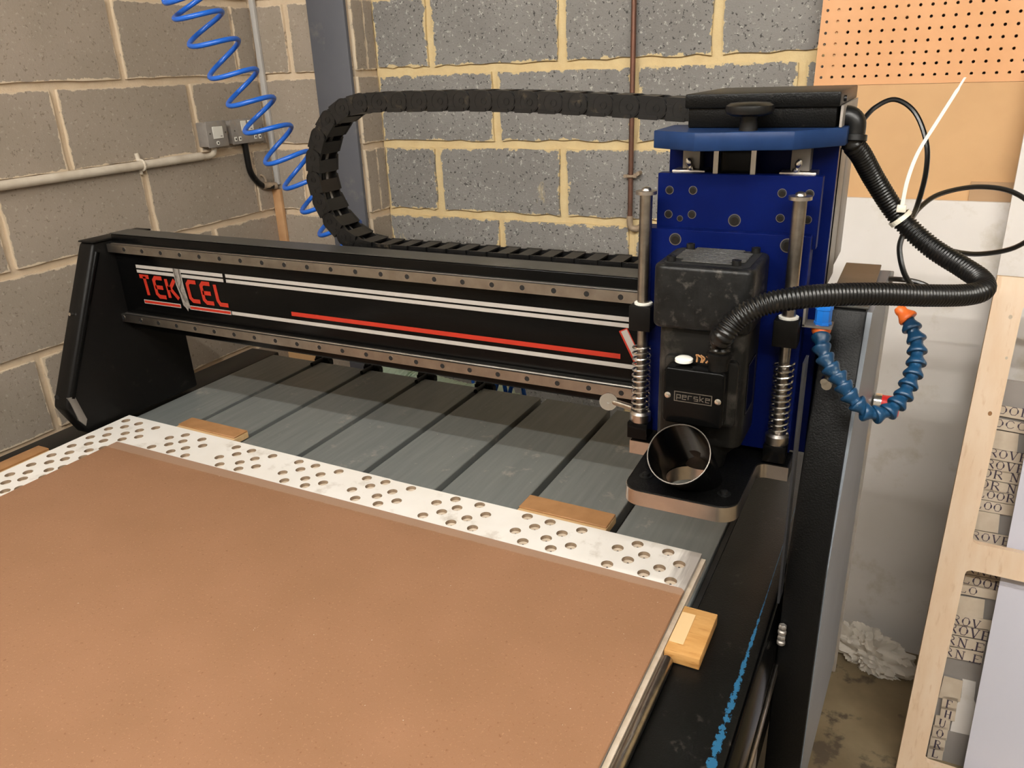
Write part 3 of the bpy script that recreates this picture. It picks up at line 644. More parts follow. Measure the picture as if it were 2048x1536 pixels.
# coolant hose: ball-jointed segments
fp = at(1645, 650, y=-.115)
br = MB().box(1.499, fp.x + .013, -.128, -.100, fp.z - .0015, fp.z + .0015).box(1.499, 1.502, -.128, -.1, fp.z, fp.z + .035).build('hose_bracket', 'grey_steel', cnc)
cool = MB().lathe(fp + Vector((0, 0, .0018)), (0, 0, 1), [(.0115, 0), (.0115, .003), (.0105, .0035), (.0105, .020), (.0115, .0205), (.0115, .0255), (.009, .0257), (.009, .012)], 8).build('coolant_hose', 'fitting_blue', cnc, smooth=True, angle=30)
LP = [(205, 500), (205, 580), (208, 650), (245, 755), (300, 850), (370, 935), (425, 1025), (485, 1115), (555, 1190), (640, 1270), (740, 1290), (850, 1262), (935, 1185), (1000, 1100), (1040, 1010), (1085, 910), (1115, 800), (1125, 690), (1120, 575), (1075, 465), (1030, 360), (955, 280)]
dpt = at(1645, 650, y=-.115); t0 = (dpt - CC).dot(Vector(CR[2]))
PT = [dep(1600 + a / 4.8, 560 + b / 4.8, t0 - .04 * math.sin(PI * i / 21)) for i, (a, b) in enumerate(LP)]
def seg_mesh(nm, mat):
    return MB().lathe((0, 0, 0), (0, 0, 1), [(.0055, -.003), (.0072, .0), (.0078, .003), (.0074, .006), (.0088, .009), (.0122, .0145), (.0126, .017), (.0118, .0185), (.0085, .019)], 18).mesh(nm, mat, smooth=True, angle=50)
sb, so = seg_mesh('hose_segment', 'loc_blue'), seg_mesh('hose_tip', 'loc_orange')
for i in range(len(PT) - 1):
    d = PT[i + 1] - PT[i]; d = -d if i > 9 else d
    org = PT[i] if i <= 9 else PT[i + 1]; q = (d if i <= 9 else d).to_track_quat('Z', 'Y')
    if i <= 9: org = PT[i + 1]; q = (PT[i] - PT[i + 1]).to_track_quat('Z', 'Y')
    else: org = PT[i + 1]; q = (PT[i] - PT[i + 1]).to_track_quat('Z', 'Y')
    mm = so if i in (0, len(PT) - 2) else sb
    place(mm, 'hose_segment', org, cool, 'orange hose end piece' if mm is so else None, q)
MB().tube(spline([fp + Vector((.002, 0, .008)), fp + Vector((.003, .006, .028)), fp + Vector((.004, .012, .038))], 5), .0045, 8).build('supply_tube', 'cable_black', cool, smooth=True)
# red push valve on the right leg
q = at(1742, 803, y=.205)
vb = MB().cyl((1.592, .205, q.z), (1.604, .205, q.z), .0165, seg=24).build('push_valve', 'bright_steel', cnc, smooth=True)
MB().lathe((1.604, .205, q.z), (1, 0, 0), [(.0145, 0), (.0145, .018), (.022, .018), (.024, .024), (.020, .029)], 24).build('valve_button', 'valve_red', vb, smooth=True)

# =================================================================== on the bed
WT = .8955
bo = [(-.052, -1.0), (1.362, -1.0), (1.362, -.072), (1.372, -.068), (-.048, -.052)]
bo = [(-.052, -1.0), (1.372, -1.0), (1.374, -.072)] + [(.75, -.0665), (.74, -.0645)] + [(-.05, -.050)]
holes = [[0.695, -0.081], [0.74, -0.08], [0.802, -0.081], [0.696, -0.131], [0.721, -0.105], [0.775, -0.106], [0.723, -0.156], [0.757, -0.132], [0.803, -0.132], [0.776, -0.155], [0.904, -0.082], [0.957, -0.082], [0.877, -0.107], [0.923, -0.108], [0.984, -0.108], [0.904, -0.132], [0.958, -0.132], [0.878, -0.156], [0.939, -0.157], [0.984, -0.157], [1.057, -0.083], [1.103, -0.084], [1.165, -0.086], [1.058, -0.134], [1.084, -0.109], [1.137, -0.109], [1.118, -0.134], [1.085, -0.159], [1.166, -0.138], [1.138, -0.159], [1.241, -0.112], [1.268, -0.088], [1.288, -0.114], [1.268, -0.138], [1.322, -0.09], [1.348, -0.116], [1.322, -0.139], [1.241, -0.163], [1.303, -0.163], [1.348, -0.165], [-0.028, -0.077], [0.017, -0.077], [0.077, -0.078], [-0.027, -0.126], [-0.0, -0.103], [0.052, -0.103], [-0.0, -0.151], [0.034, -0.128], [0.08, -0.128], [0.021, -0.176], [0.055, -0.153], [-0.026, -0.175], [0.002, -0.2], [0.054, -0.201], [-0.025, -0.223], [0.002, -0.248], [0.034, -0.223], [0.052, -0.25], [-0.024, -0.273], [0.003, -0.297], [0.022, -0.273], [-0.023, -0.321], [0.004, -0.346], [0.037, -0.321], [-0.022, -0.369], [0.004, -0.394], [0.023, -0.37], [0.057, -0.346], [0.055, -0.397], [0.04, -0.418], [0.054, -0.3], [0.177, -0.079], [0.153, -0.104], [0.232, -0.081], [0.198, -0.105], [0.18, -0.129], [0.232, -0.128], [0.259, -0.104], [0.214, -0.153], [0.261, -0.155], [0.154, -0.154]]
for cx in (.337,):                                              # rows between the measured clusters follow the same pattern
    for dx, y in ((0, -.08), (.045, -.08), (.107, -.081), (.001, -.131), (.026, -.105), (.08, -.106), (.028, -.156), (.062, -.132), (.108, -.132), (.081, -.155)): holes.append([cx + dx, y])
    for dx, y in ((0, -.08), (.045, -.08), (.107, -.081), (.001, -.131), (.026, -.105), (.08, -.106), (.028, -.156), (.062, -.132), (.108, -.132), (.081, -.155)): holes.append([cx + .1795 + dx, y])
hk = []
for h in holes:
    if all((h[0] - g[0]) ** 2 + (h[1] - g[1]) ** 2 > .0212 ** 2 for g in hk): hk.append(h)
HR = .0102; n = MB().fill(bo, [(a, b, HR, 18) for a, b in hk], 'z', WT)
k = len(bo); n.add([(a, b, z) for z in (ZB + .0002, WT) for a, b in bo], [(i, (i + 1) % k, k + (i + 1) % k, k + i) for i in range(k)] + [tuple(range(k))])
spoil = n.build('vacuum_board', 'melamine_white', None, smooth=True, angle=30)
tag(spoil, 'white board drilled with clusters of counterbored holes lying on the slotted bed', 'board')
cm = MB().cyl((0, 0, 0), (0, 0, .0004), HR, seg=18).mesh('hole_seat', 'cup_buff'); wm = MB().cyl((0, 0, 0), (0, 0, .007), HR, seg=18, caps=False).mesh('hole_wall', 'raw_chip', smooth=True); dm = MB().cyl((0, 0, 0), (0, 0, .0004), .0019, seg=10).mesh('pilot_hole', 'cup_hole')
for a, b in hk:
    c = place(cm, 'hole_seat', (a, b, WT - .0074), spoil); place(wm, 'hole_wall', (a, b, WT - .007), c)
    if a > .1: place(dm, 'pilot_hole', (a, b, WT - .0069), c)
MB().box(1.3742, 1.3815, -.9, -.075, ZB + .0002, ZB + .014).build('edge_strip', 'cup_buff', spoil)
mo = [(.058, -.9), (1.3745, -.9), (1.376, -.186), (1.37, -.181), (.062, -.1705)]
md = MB().prism(mo, 'z', WT + .0003, WT + .0045).build('hardboard_sheet', 'hardboard', None, bevel=.0012, bseg=1)
tag(md, 'brown hardboard sheet lying over the white drilled board', 'board')
def offcut(nm, lab, x0, x1, y0, y1, z1, top, side, rot=0):
    o = empty(nm, ((x0 + x1) / 2, (y0 + y1) / 2, ZB + .0003))
    MB().box(x0, x1, y0, y1, ZB + .0003, z1 - .004).build('wood_core', side, o, bevel=.001, bseg=1)
    MB().box(x0 + .0005, x1 - .0005, y0 + .008, y1, z1 - .004, z1).build('veneer_top', top, o, bevel=.0012, bseg=1)
    tag(o, lab, 'wood offcut', 'timber offcuts wedged round the drilled board'); o.rotation_euler.z = rot; return o
offcut('wood_offcut', 'brown timber offcut touching the drilled board near the left gantry leg', .104, .290, -.046, .004, .893, 'offcut_top', 'pine_offcut', -.02)
offcut('wood_offcut', 'brown timber offcut touching the drilled board below the black dust spout', 1.024, 1.200, -.062, -.006, .893, 'offcut_top', 'pine_offcut', -.015)
o = empty('wood_offcut', (-.1, -.4, ZB + .0003)); MB().box(-.105, -.060, -.62, -.25, ZB + .0003, .889).build('wood_core', 'pine_offcut', o, bevel=.001); MB().box(-.105, -.068, -.62, -.25, .8892, .894).build('veneer_top', 'offcut_top', o, bevel=.001)
tag(o, 'long timber offcut lying on the black side rail beside the left gantry leg', 'wood offcut', 'timber offcuts wedged round the drilled board')
o = empty('oak_block', (1.41, -.264, ZB)); MB().box(1.3835, 1.4335, -.318, -.212, ZB + .0003, ZB + .0185).build('wood_core', 'oak', o, bevel=.001)
MB().box(1.3845, 1.405, -.298, -.228, ZB + .0186, ZB + .0196).build('pale_inset', 'inset_pale', o, bevel=.0004, bseg=1)
tag(o, 'oak block with pale inset resting on the black side rail against the hardboard', 'wood block')

# =================================================================== left wall fittings
sw = empty('switch_box', (XL, .74, 1.44))
tag(sw, 'grey metal-clad switch box on the block wall at the end of the white pipe', 'switch')
def wallbox(o, y0, y1, z0, z1, d, mat='box_grey'):
    MB().box(XL + .0022, XL + d - .006, y0 + .003, y1 - .003, z0 + .003, z1 - .003).build('back_box', mat, o, bevel=.003)
    return MB().box(XL + d - .006, XL + d, y0, y1, z0, z1).build('face_plate', mat, o, bevel=.003)
def onbox(o, nm, mat, y0, y1, z0, z1, x, t=.002, bev=.001): return MB().box(x, x + t, y0, y1, z0, z1).build(nm, mat, o, bevel=bev, bseg=1)
wallbox(sw, .68, .765, 1.452, 1.532, .05); X1 = XL + .0502
onbox(sw, 'switch_module', 'white_plastic', .702, .745, 1.478, 1.515, X1); onbox(sw, 'switch_mark', 'ink', .732, .739, 1.484, 1.486, X1 + .002, .0004, 0)
for y in (.691, .756): MB().cyl((X1, y, 1.495), (X1 + .001, y, 1.495), .0028, seg=10).build('screw', 'emboss', sw)
r = MB().lathe((X1, .718, 1.465), (1, 0, 0), [(.0065, 0), (.0065, .0015), (.003, .0015), (.003, .0002)], 14).build('cord_outlet', 'white_plastic', sw, smooth=True)
MB().cyl((X1 + .001, .718, 1.465), (X1 + .0018, .718, 1.465), .003, seg=10).build('outlet_hole', 'dark_gap', sw)
so_ = empty('double_socket', (XL, .9, 1.44)); tag(so_, 'grey metal-clad double socket on the block wall beside the switch box', 'socket')
wallbox(so_, .790, .933, 1.452, 1.530, .042); X2 = XL + .0422
for yy in (.846, .878):
    onbox(so_, 'rocker_switch', 'white_plastic', yy - .012, yy + .012, 1.492, 1.524, X2); onbox(so_, 'switch_mark', 'ink', yy - .004, yy + .004, 1.496, 1.498, X2 + .002, .0004, 0)
for yy in (.813, .903):
    for dy in (-.010, .010):
        onbox(so_, 'pin_shutter', 'white_plastic', yy + dy - .006, yy + dy + .006, 1.462, 1.476, X2, .0015); onbox(so_, 'pin_slot', 'dark_gap', yy + dy - .002, yy + dy + .003, 1.466, 1.472, X2 + .0015, .0003, 0)
for y, z in ((.804, 1.495), (.919, 1.495)): MB().cyl((X2, y, z), (X2 + .001, y, z), .0025, seg=10).build('screw', 'emboss', so_)
n = MB().cyl((XL + .02, .766, 1.49), (XL + .02, .789, 1.49), .009, seg=14).build('pipe_coupler', 'copper_dusty', so_, smooth=True)
pw = MB().tube(spline([(XL + .018, -1.4, 1.4255), (XL + .018, -.5, 1.4265), (XL + .018, .2, 1.4275), (XL + .018, .67, 1.4285)], 4), .0125, 16).build('conduit_pipe', 'pipe_white', None, smooth=True)
tag(pw, 'white round conduit pipe running along the left block wall', 'pipe')
MB().tube(spline([(XL + .018, .67, 1.4285), (XL + .02, .695, 1.426), (XL + .024, .715, 1.432), (XL + .025, .722, 1.45)], 5), .009, 12).build('pipe_bend', 'pipe_white', pw, smooth=True)
for y in (.445, -.35):
    c = MB().tube([(XL + .018 + .0145 * math.cos(a), y, 1.4278 + .0145 * math.sin(a)) for a in [2 * PI * i / 20 for i in range(21)]], .0035, 8, False).build('pipe_clip', 'pipe_white', pw, smooth=True)
    MB().tube([(XL + .008, y, 1.4278 + .013), (XL + .006, y - .002, 1.4278 + .034)], .007, 10).tube([(XL + .008, y, 1.4278 - .013), (XL + .006, y, 1.4278 - .026)], .006, 10).build('clip_lug', 'pipe_white', pw, smooth=True)
cb = MB().tube(spline([(XL + .016, .866, 1.452), (XL + .016, .867, 1.40), (XL + .016, .872, 1.355), (XL + .018, .895, 1.318), (XL + .02, .925, 1.300), (XL + .03, .955, 1.296)], 6), .0105, 12).build('armoured_cable', 'hose_black', None, smooth=True)
tag(cb, 'black cable dropping from the double socket and bending along the wall', 'cable')
MB().tube([(XL + .018, .918, 1.303), (XL + .03, .968, 1.296)], .0125, 12).build('cable_sleeve', 'copper_dusty', cb, smooth=True)
MB().tube([(XL + .012 + .016 * math.cos(a), .925, 1.315 + .022 * math.sin(a)) for a in [PI * i / 10 for i in range(11)]], .004, 8).build('cable_clip', 'copper_dusty', cb, smooth=True)
cd = MB().box(-.437, -.418, YP - .018, YP - .0065, 1.30, ZT).build('trunking_strip', 'conduit_white', None, bevel=.001); tag(cd, 'slim white vertical cable trunking in the wall corner', 'trunking')
tr = MB().box(-.4535, -.418, YP - .02, YP - .0065, 0, 1.283).build('timber_trunking', 'timber_trunking', None, bevel=.001); tag(tr, 'tan vertical timber batten below the white trunking in the wall corner', 'batten')
# spiral air hose
AX = [(371, -15), (390, 18), (419, 70), (458, 133), (494, 189), (527, 243), (566, 303), (603, 352), (638, 400), (672, 446), (704, 488), (735, 528)]   # one point per turn, all at one distance
AP = spline([CC + ray(u, v).normalized() * 2.12 for u, v in AX], 24); N = len(AP); pts = []
for i in range(N):
    d_ = (AP[min(i + 1, N - 1)] - AP[max(i - 1, 0)]).normalized(); vw = (AP[i] - CC).normalized(); sd = d_.cross(vw).normalized(); vw = sd.cross(d_).normalized()
    a = 2 * PI * i / 24 + PI; pts.append(AP[i] + (sd * math.cos(a) + vw * math.sin(a)) * .052)
hd, ls = pts[0], pts[-1]
pts = spline([Vector((hd.x - .03, hd.y, ZT - .01)), Vector((hd.x - .03, hd.y, 2.4)), Vector((hd.x - .02, hd.y, 2.05)), hd], 8)[:-1] + pts + spline([ls, ls + Vector((.03, .03, -.08)), Vector((ls.x + .05, .86, .85)), Vector((ls.x + .06, .9, .4)), Vector((ls.x + .06, .9, .01))], 10)[1:]
ah = MB().tube(pts, .0057, 10).build('spiral_air_hose', 'air_hose_blue', None, smooth=True); tag(ah, 'blue spiral air hose hanging in front of the block wall', 'hose')

# =================================================================== back wall fittings and boards
cpx = at(1264, 100, y=YB - .02)
cu = MB().tube([(at(1260, 430, y=YB - .022).x, YB - .022, ZT), (at(1260, 430, y=YB - .022).x, YB - .022, at(1258, 445, y=YB - .022).z + .01)], .0075, 12).build('copper_pipe', 'copper', None, smooth=True); tag(cu, 'thin copper pipe running down the back block wall', 'pipe')
xx = at(1260, 430, y=YB - .022).x; ze = at(1258, 445, y=YB - .022).z
MB().tube(spline([(xx, YB - .022, ze + .02), (xx, YB - .022, ze), (xx + .004, YB - .021, ze - .014), (xx + .018, YB - .016, ze - .019), (xx + .024, YB + .001, ze - .017)], 5), .0095, 12).build('pipe_elbow', 'copper_dusty', cu, smooth=True)
zc_ = at(1262, 352, y=YB - .022).z
MB().tube([(xx + .0105 * math.cos(a), YB - .022 + .0105 * math.sin(a), zc_) for a in [2 * PI * i / 16 for i in range(17)]], .004, 8, False).box(xx - .02, xx + .02, YB - .03, YB - .02, zc_ - .004, zc_ + .004).cyl((xx + .024, YB - .002, zc_ + .008), (xx + .024, YB - .032, zc_ + .008), .006, seg=12).box(xx + .01, xx + .022, YB - .028, YB - .02, zc_, zc_ + .008).build('pipe_clip', 'copper_dusty', cu, smooth=True)
# pegboard
PY = 1.052; px0, pz0 = 1.3495, 1.6025; hs = [(px0 + .0254 * i, pz0 + .0254 * j) for i in range(24) for j in range(9)]
po = [(1.3335, 1.583), (1.965, 1.583), (1.965, 1.825), (1.337, 1.825)]
n = MB().fill(po, [(a, b, .0036, 10) for a, b in hs], 'y', PY); n.add([(a, y, b) for y in (PY, PY + .006) for a, b in po], [(i, (i + 1) % 4, 4 + (i + 1) % 4, 4 + i) for i in range(4)])
n.fill(po, [(a, b, .0036, 10) for a, b in hs], 'y', PY + .006)
for a, b in hs: n.cyl((a, PY, b), (a, PY + .006, b), .0036, seg=10, caps=False)
pb = n.build('pegboard', 'pegboard', None); tag(pb, 'orange-tan pegboard full of small holes on the back wall', 'pegboard')
for a in (1.36, 1.93): MB().box(a, a + .03, PY + .0062, YB - .006, 1.62, 1.80).build('mounting_batten', 'pine_offcut', pb)
MB().box(1.36, 1.96, PY + .0062, YB - .006, 1.59, 1.60).build('mounting_batten', 'pine_offcut', pb)
tn = MB().box(1.35, 1.97, PY + .002, PY + .008, 0, 1.5825).build('tan_fibreboard', 'tan_board', None); tag(tn, 'plain tan fibreboard below the pegboard', 'board')
z_ = at(1830, 400, y=1.03).z
wpn = MB().prism([(.985, 0.0), (.997, 0.0), (1.046, z_), (1.034, z_)], 'x', at(1640, 395, y=1.04).x - .02, 2.10).build('scuffed_board', 'white_board', None); tag(wpn, 'large scuffed white panel leaning against the back wall on the concrete floor', 'board')
q0 = at(1935, 408, y=1.047); q1 = at(2040, 366, y=1.047)
cdn = MB().box(q0.x, q1.x + .05, PY - .003, PY + .0015, q0.z - .05, q1.z).build('brown_card', 'brown_card', None); tag(cdn, 'small brown card tucked behind the white panel', 'card')
# tall white panels on the right
xa = at(2012, 480, y=.93).x
t1 = MB().prism([(.88, 0), (.894, 0), (1.02, 1.62), (1.006, 1.62)], 'x', xa, xa + .5).build('tall_board', 'white_board', None); tag(t1, 'tall white board standing behind the plywood frame', 'board')

# plywood frame leaning at the right
FB, FT = Vector((1.755, .50, 0)), Vector((1.778, .665, 1.222)); fu = (FT - FB).normalized(); fx = Vector((1, 0, 0)); fx = (fx - fu * fx.dot(fu)).normalized(); fn = fx.cross(fu)   # fn points away from the viewer
if fn.y < 0: fn = -fn
FH = (FT - FB).length; FWd = .62
def fmap(a, b, d): return FB + fx * a + fu * b + fn * d
def on_frame(u, v, off=0):
    d = ray(u, v); t = ((FB + fn * off) - CC).dot(fn) / d.dot(fn); q = CC + d * t - FB; return q.dot(fx), q.dot(fu)
fr = empty('plywood_frame', FB); tag(fr, 'pale plywood frame with rounded openings leaning upright on the floor', 'frame')
_, r1 = on_frame(1940, 1085); _, r0 = on_frame(1930, 1138); _, tp = on_frame(2038, 607)
sx = on_frame(1945, 1080)[0]; rc = .012
n = MB(); ops = [(sx, FWd - sx, .06, r0), (sx, FWd - sx, r1, tp)]
outl = [(0, 0), (FWd, 0), (FWd, FH), (0, FH)]; bm = bmesh.new(); ed = []; loops = [outl] + [rrect(*o_[:2], o_[2], o_[3], rc, 4) for o_ in ops]
for L in loops:
    vv = [bm.verts.new((a, b, 0)) for a, b in L]
    for i in range(len(vv)): ed.append(bm.edges.new((vv[i], vv[(i + 1) % len(vv)])))
bmesh.ops.triangle_fill(bm, use_beauty=True, edges=ed, normal=(0, 0, 1)); bm.verts.index_update()
n.add([fmap(v.co.x, v.co.y, 0) for v in bm.verts], [tuple(v.index for v in f.verts) for f in bm.faces]); n.add([fmap(v.co.x, v.co.y, .018) for v in bm.verts], [tuple(v.index for v in f.verts) for f in bm.faces]); bm.free()
for L in loops[1:]: k = len(L); n.add([fmap(a, b, d) for d in (0, .018) for a, b in L], [(i, (i + 1) % k, k + (i + 1) % k, k + i) for i in range(k)])
n.build('frame_panel', 'plywood', fr)
L = outl; n = MB(); n.add([fmap(a, b, d) for d in (0, .018) for a, b in L], [(i, (i + 1) % 4, 4 + (i + 1) % 4, 4 + i) for i in range(4)]); n.build('frame_edge', 'ply_edge', fr)
for u, v, r_ in ((2021, 634, .0035), (2013, 716, .0025), (1980, 827, .004)):
    a, b = on_frame(u, v); n = MB(); n.add([fmap(a + r_ * math.cos(2 * PI * i / 12), b + r_ * 1.3 * math.sin(2 * PI * i / 12), -.0003) for i in range(12)], [tuple(range(12))]); n.build('knot', 'cup_buff' if r_ < .004 else 'offcut_top', fr)
# white sheet behind the frame
xe0 = at(1933, 1536, y=.575).x; xe1 = at(2046, 920, y=.66).x
ws = MB().add([(xe0 + dx, y_ + dy, z) for dy in (0, .004) for dx, y_, z in ((-.01, .545, 0), (.4, .545, 0), (xe1 - xe0 + .41, .672, .93), (xe1 - xe0, .672, .93))], [(0, 1, 2, 3), (7, 6, 5, 4), (0, 4, 5, 1), (1, 5, 6, 2), (2, 6, 7, 3), (3, 7, 4, 0)]).build('white_sheet', 'white_sheet', None); tag(ws, 'smooth lilac-white sheet standing close behind the plywood frame', 'sheet')
# lettered card offcuts behind
SER = {'R': ([[(.2, 0), (.2, 1)]], [[(.2, 1), (.6, 1), (.8, .85), (.8, .65), (.6, .52), (.2, .52)], [(.05, 0), (.36, 0)], [(.05, 1), (.3, 1)]], [[(.5, .5), (.95, 0)]]),
       'O': ([[(.14, .3), (.1, .5), (.14, .7)], [(.86, .3), (.9, .5), (.86, .7)]], [[(.14, .7), (.32, .96), (.68, .96), (.86, .7)], [(.14, .3), (.32, .04), (.68, .04), (.86, .3)]], []),
       'V': ([[(.15, 1), (.5, 0)]], [[(.5, 0), (.88, 1)], [(0, 1), (.32, 1)], [(.72, 1), (1, 1)]], []),
       'E': ([[(.2, 0), (.2, 1)]], [[(.05, 1), (.8, 1), (.82, .8)], [(.05, 0), (.82, 0), (.86, .22)], [(.2, .52), (.6, .52)]], []),
       'N': ([[(.2, 1), (.82, 0)]], [[(.2, 0), (.2, 1)], [(.82, 0), (.82, 1)], [(.05, 0), (.35, 0)], [(.68, 1), (.98, 1)], [(.02, 1), (.2, 1)]], []),
       'L': ([[(.2, 0), (.2, 1)]], [[(.05, 1), (.38, 1)], [(.05, 0), (.82, 0), (.88, .25)]], []), 'C': ([[(.14, .3), (.1, .5), (.14, .7)]], [[(.14, .7), (.34, .96), (.66, .96), (.86, .75)], [(.14, .3), (.34, .04), (.66, .04), (.88, .25)]], []),
       'F': ([[(.2, 0), (.2, 1)]], [[(.05, 1), (.8, 1), (.82, .8)], [(.05, 0), (.38, 0)], [(.2, .52), (.6, .52)]], []), 'H': ([[(.2, 0), (.2, 1)], [(.82, 0), (.82, 1)]], [[(.2, .5), (.82, .5)]], []),
       'U': ([[(.18, 1), (.18, .3)]], [[(.18, .3), (.34, .03), (.64, .03), (.82, .3), (.82, 1)], [(.02, 1), (.35, 1)]], []), '.': ([[(.3, .02), (.45, .02)]], [], []), ' ': ([], [], [])}
CO = .085
cards = empty('lettered_cards', fmap(.2, 0, CO)); tag(cards, 'stack of cream card offcuts printed with dark serif capitals behind the plywood frame', 'cards')
def quadmb(c0, c1, c2, c3, off):
    P = [on_frame(*c, off=CO) for c in (c0, c1, c2, c3)]; n = MB(); n.add([fmap(a, b, CO + d) for d in (off, off + .0015) for a, b in P], [(0, 1, 2, 3), (7, 6, 5, 4)] + [(i, (i + 1) % 4, 4 + (i + 1) % 4, 4 + i) for i in range(4)]); return n
def text_row(s_, u, v, h, w, n_=None, lean=.21):
    """baseline left at pixel (u, v), cap height h px, advance w px"""
    (a0, b0) = on_frame(u, v, CO); (a1, b1) = on_frame(u, v - h, CO); (a2, _) = on_frame(u + w, v + w * lean, CO); hh = b1 - b0; ww = a2 - a0
    n = MB(); f = lambda a, b: fmap(a, b, CO - .0006); x = a0
    for ch in s_:
        th, thin, diag = SER[ch]; k = .9 if ch not in '. ' else .45
        for lst, wd in ((th, .16), (thin, .07), (diag, .15)):
            for st in lst: n.stroke([(x + p[0] * ww * .86, b0 + p[1] * hh) for p in st], wd * hh, f)
        x += ww * (1 if ch not in '. ' else .45)
    return n.build('card_lettering', 'ink', cards)
rows = [('OOE', 1997, 826, 18, 23), ('OCO', 1990, 852, 17, 23), (None, 1982, 892), ('ROVE', 1980, 912, 18, 20), ('ROVE', 1974, 934, 18, 20), ('OR N.', 1967, 952, 18, 22), ('OR N', 1961, 974, 18, 22), ('LOOR', 1957, 992, 17, 19), ('LOO', 1951, 1014, 17, 19), (None, 1944, 1053), ('ROVE', 1945, 1076, 17, 20),
        ('RNN', 1932, 1142, 16, 24), ('LOOR', 1926, 1164, 19, 21), ('LO', 1920, 1182, 16, 20), (None, 1914, 1224), ('ROV', 1906, 1244, 18, 20), ('ROVE', 1898, 1262, 20, 22), ('RN.E.', 1893, 1285, 19, 24), ('RN.E', 1888, 1308, 18, 24)]
for r_ in rows:
    t_, u, v = r_[:3]; nxt = 21 if t_ else 38; ln = 75 if t_ else 52
    quadmb((u - 12, v + 3), (u + ln, v + 3 + ln * .21), (u + ln + 4, v + 3 - nxt + ln * .21), (u - 8, v + 3 - nxt), 0).build('card_strip', 'card_cream', cards)
    if t_: text_row(t_, u - 4, v, r_[3] * .92, r_[4])
for ch, u, v in (('F', 1894, 1412), ('H', 1891, 1432), ('U', 1880, 1450), ('O', 1875, 1470), ('R', 1870, 1492), ('L', 1866, 1510)):
    quadmb((u - 12, v + 5), (u + 18, v + 11), (u + 22, v - 15), (u - 8, v - 20), 0).build('card_strip', 'card_cream', cards); text_row(ch, u - 4, v + 2, 16, 17)
quadmb((1877, 1395), (1920, 1404), (1926, 1362), (1888, 1352), 0).build('card_strip', 'card_cream', cards)
P = [on_frame(u, v, CO + .004) for u, v in ((1925, 1358), (1952, 1364), (1950, 1385), (1948, 1400), (1958, 1425), (1945, 1472), (1900, 1462), (1912, 1410), (1922, 1395), (1924, 1378))]
n = MB(); k = len(P); n.add([fmap(a, b, d) for d in (CO + .004, CO + .006) for a, b in P], [tuple(range(k)), tuple(range(k, 2 * k))[::-1]] + [(i, (i + 1) % k, k + (i + 1) % k, k + i) for i in range(k)]); n.build('grey_cutout', 'white_board', cards)
bk = MB().add([fmap(a, b, d) for d in (CO + .008, CO + .02) for a, b in ((.02, 0), (.55, 0), (.55, 1.0), (.02, 1.0))], [(0, 1, 2, 3), (7, 6, 5, 4)] + [(i, (i + 1) % 4, 4 + (i + 1) % 4, 4 + i) for i in range(4)]).build('grey_backing', 'card_grey', cards)
# crumpled tissue on the floor
bm = bmesh.new(); bmesh.ops.create_icosphere(bm, subdivisions=5, radius=1)
c = at(1742, 1285, z=.05)
def fold(p, k, o): return abs(noise.noise(p * k + Vector((o, -o, o * .5))))
for v in bm.verts:
    p = v.co.copy(); q = p + Vector((noise.noise(p * 2), noise.noise(p * 2 + Vector((9, 0, 0))), 0)) * .35
    r_ = 1.05 + .30 * noise.noise(p * 1.3 + Vector((3, 1, 2))) - .75 * fold(q, 2.3, 4) - .40 * fold(q, 4.7, 8) - .16 * fold(q, 9.5, 2) + (.5 * max(0, p.x - .55) if p.z < .3 else 0)
    v.co = Vector((p.x * .098 * r_ - .020 * p.z, p.y * .060 * r_, max(-.040, p.z * .105 * r_)))
me = bpy.data.meshes.new('crumpled_tissue'); bm.to_mesh(me); bm.free(); me.materials.append(M('tissue'))
for p in me.polygons: p.use_smooth = True
me.set_sharp_from_angle(angle=math.radians(50))
ti = place(me, 'crumpled_tissue', (c.x + .0, c.y - .035, .0405)); tag(ti, 'crumpled white tissue on the concrete floor beside the white panel', 'tissue')
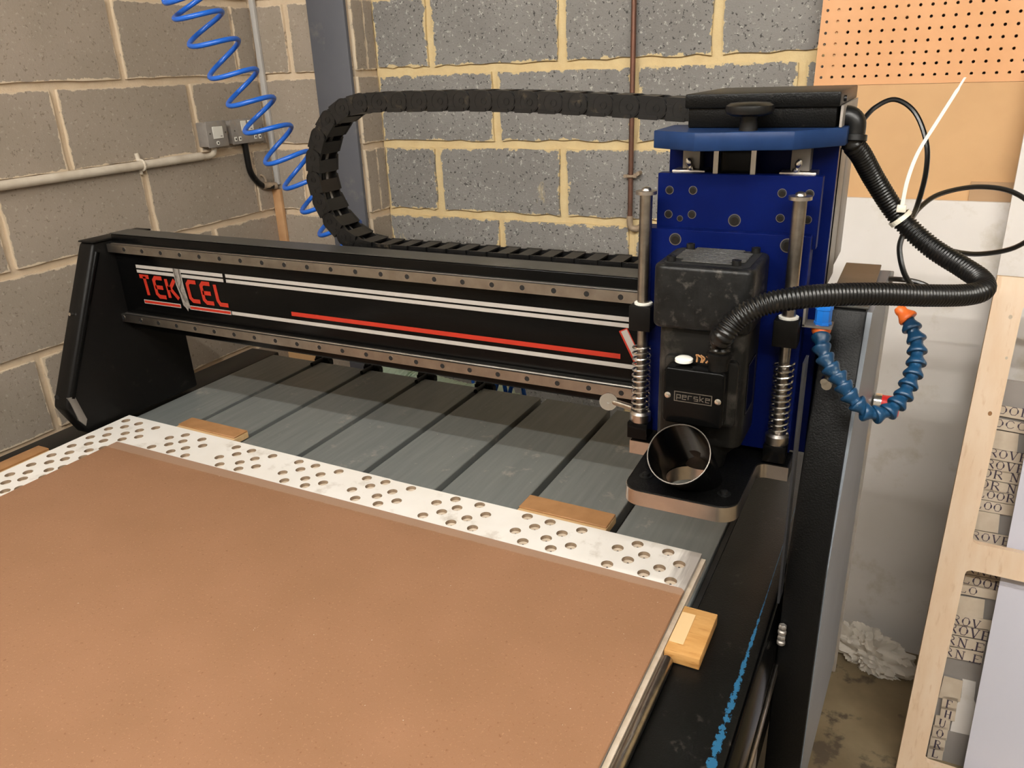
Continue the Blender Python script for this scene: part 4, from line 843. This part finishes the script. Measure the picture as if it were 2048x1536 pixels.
# behind the bed: plank, ribbed duct, loose blue hose
q0 = at(528, 692, y=.93); q1 = at(640, 712, y=.93)
pk = MB().box(q0.x, q1.x, .93, .95, 0, q0.z + .012).build('fibreboard_offcut', 'tan_board', None); tag(pk, 'tan fibreboard offcut standing behind the router bed', 'board')
D = spline([at(730, 800, y=.66) + Vector((-.15, .05, -.3)), at(748, 752, y=.66), at(830, 752, y=.66), at(930, 775, y=.66), at(1010, 785, y=.66), at(1050, 800, y=.66) + Vector((.1, .02, -.2))], 16); D = resample(D, .004)
dz = -.062
gd = MB().tube([p + Vector((0, 0, dz + .012)) for p in D], [.06 if i % 4 < 2 else .054 for i in range(len(D))], 20).build('ribbed_duct', 'duct_green', None, smooth=True, angle=60); tag(gd, 'pale green ribbed flexible duct behind the router bed', 'duct')
B_ = [at(u, v, y=.575) for u, v in ((945, 800), (960, 768), (985, 752), (965, 790), (985, 800), (1005, 752), (1015, 800), (1025, 775), (1040, 760), (1050, 800))]
bh = MB().tube(spline([p + Vector((0, -.004 * (i % 3), .006)) for i, p in enumerate(B_)] + [B_[-1] + Vector((.05, .02, -.4)), B_[-1] + Vector((.1, .02, -.82))], 6), .006, 8).build('blue_air_tube', 'air_hose_blue', None, smooth=True); tag(bh, 'loose blue air tube behind the router bed over the ribbed duct', 'hose')
# ceiling battens that carry the lights
for x, y, z, ln, gl in TUBES:
    nb = 3; bl = ln / nb
    for k in range(nb):
        x0 = x - ln / 2 + k * bl; f = empty('light_batten', (x0 + bl / 2, y, z)); MB().box(x0 + .01, x0 + bl - .01, y - .03, y + .03, ZT - .06, ZT - .001).build('batten_body', 'white_plastic', f, bevel=.004)
        MB().cyl((x0 + .04, y, z), (x0 + bl - .04, y, z), .013, seg=12).build('fluorescent_tube', 'tube_glow_%d' % gl, f, smooth=True)
        for e in (x0 + .02, x0 + bl - .04): MB().box(e, e + .02, y - .016, y + .016, z - .018, ZT - .06).build('tube_holder', 'white_plastic', f)
        near = y == TUBES[0][1]; tag(f, 'white fluorescent batten in the ceiling row ' + ('closest to' if near else 'farther from') + ' the router gantry', 'light', 'ceiling battens, ' + ('first row' if near else 'second row'))

n = MB(); rnd = random.Random(11)
for k in range(150):
    x, y = rnd.uniform(.3, 1.36), rnd.uniform(-.03, .45); z = ZB
    if k > 90: x, y, z = rnd.uniform(.15, 1.35), rnd.uniform(-.85, -.2), WT + .0046
    if z == ZB and (min(abs(x - g) for g in GX) < .012 or y < .02): continue
    r_ = rnd.uniform(.0004, .0012); a = rnd.uniform(0, 6); n.add([(x + r_ * math.cos(a + q), y + r_ * math.sin(a + q), z + .0002) for q in (0, 2.1, 4.2)] + [(x, y, z + r_ * .8)], [(0, 1, 2), (0, 1, 3), (1, 2, 3), (2, 0, 3)])
tag(n.build('sawdust', 'card_cream', None), 'pale sawdust specks scattered over the bed and hardboard', 'sawdust', kind='stuff')
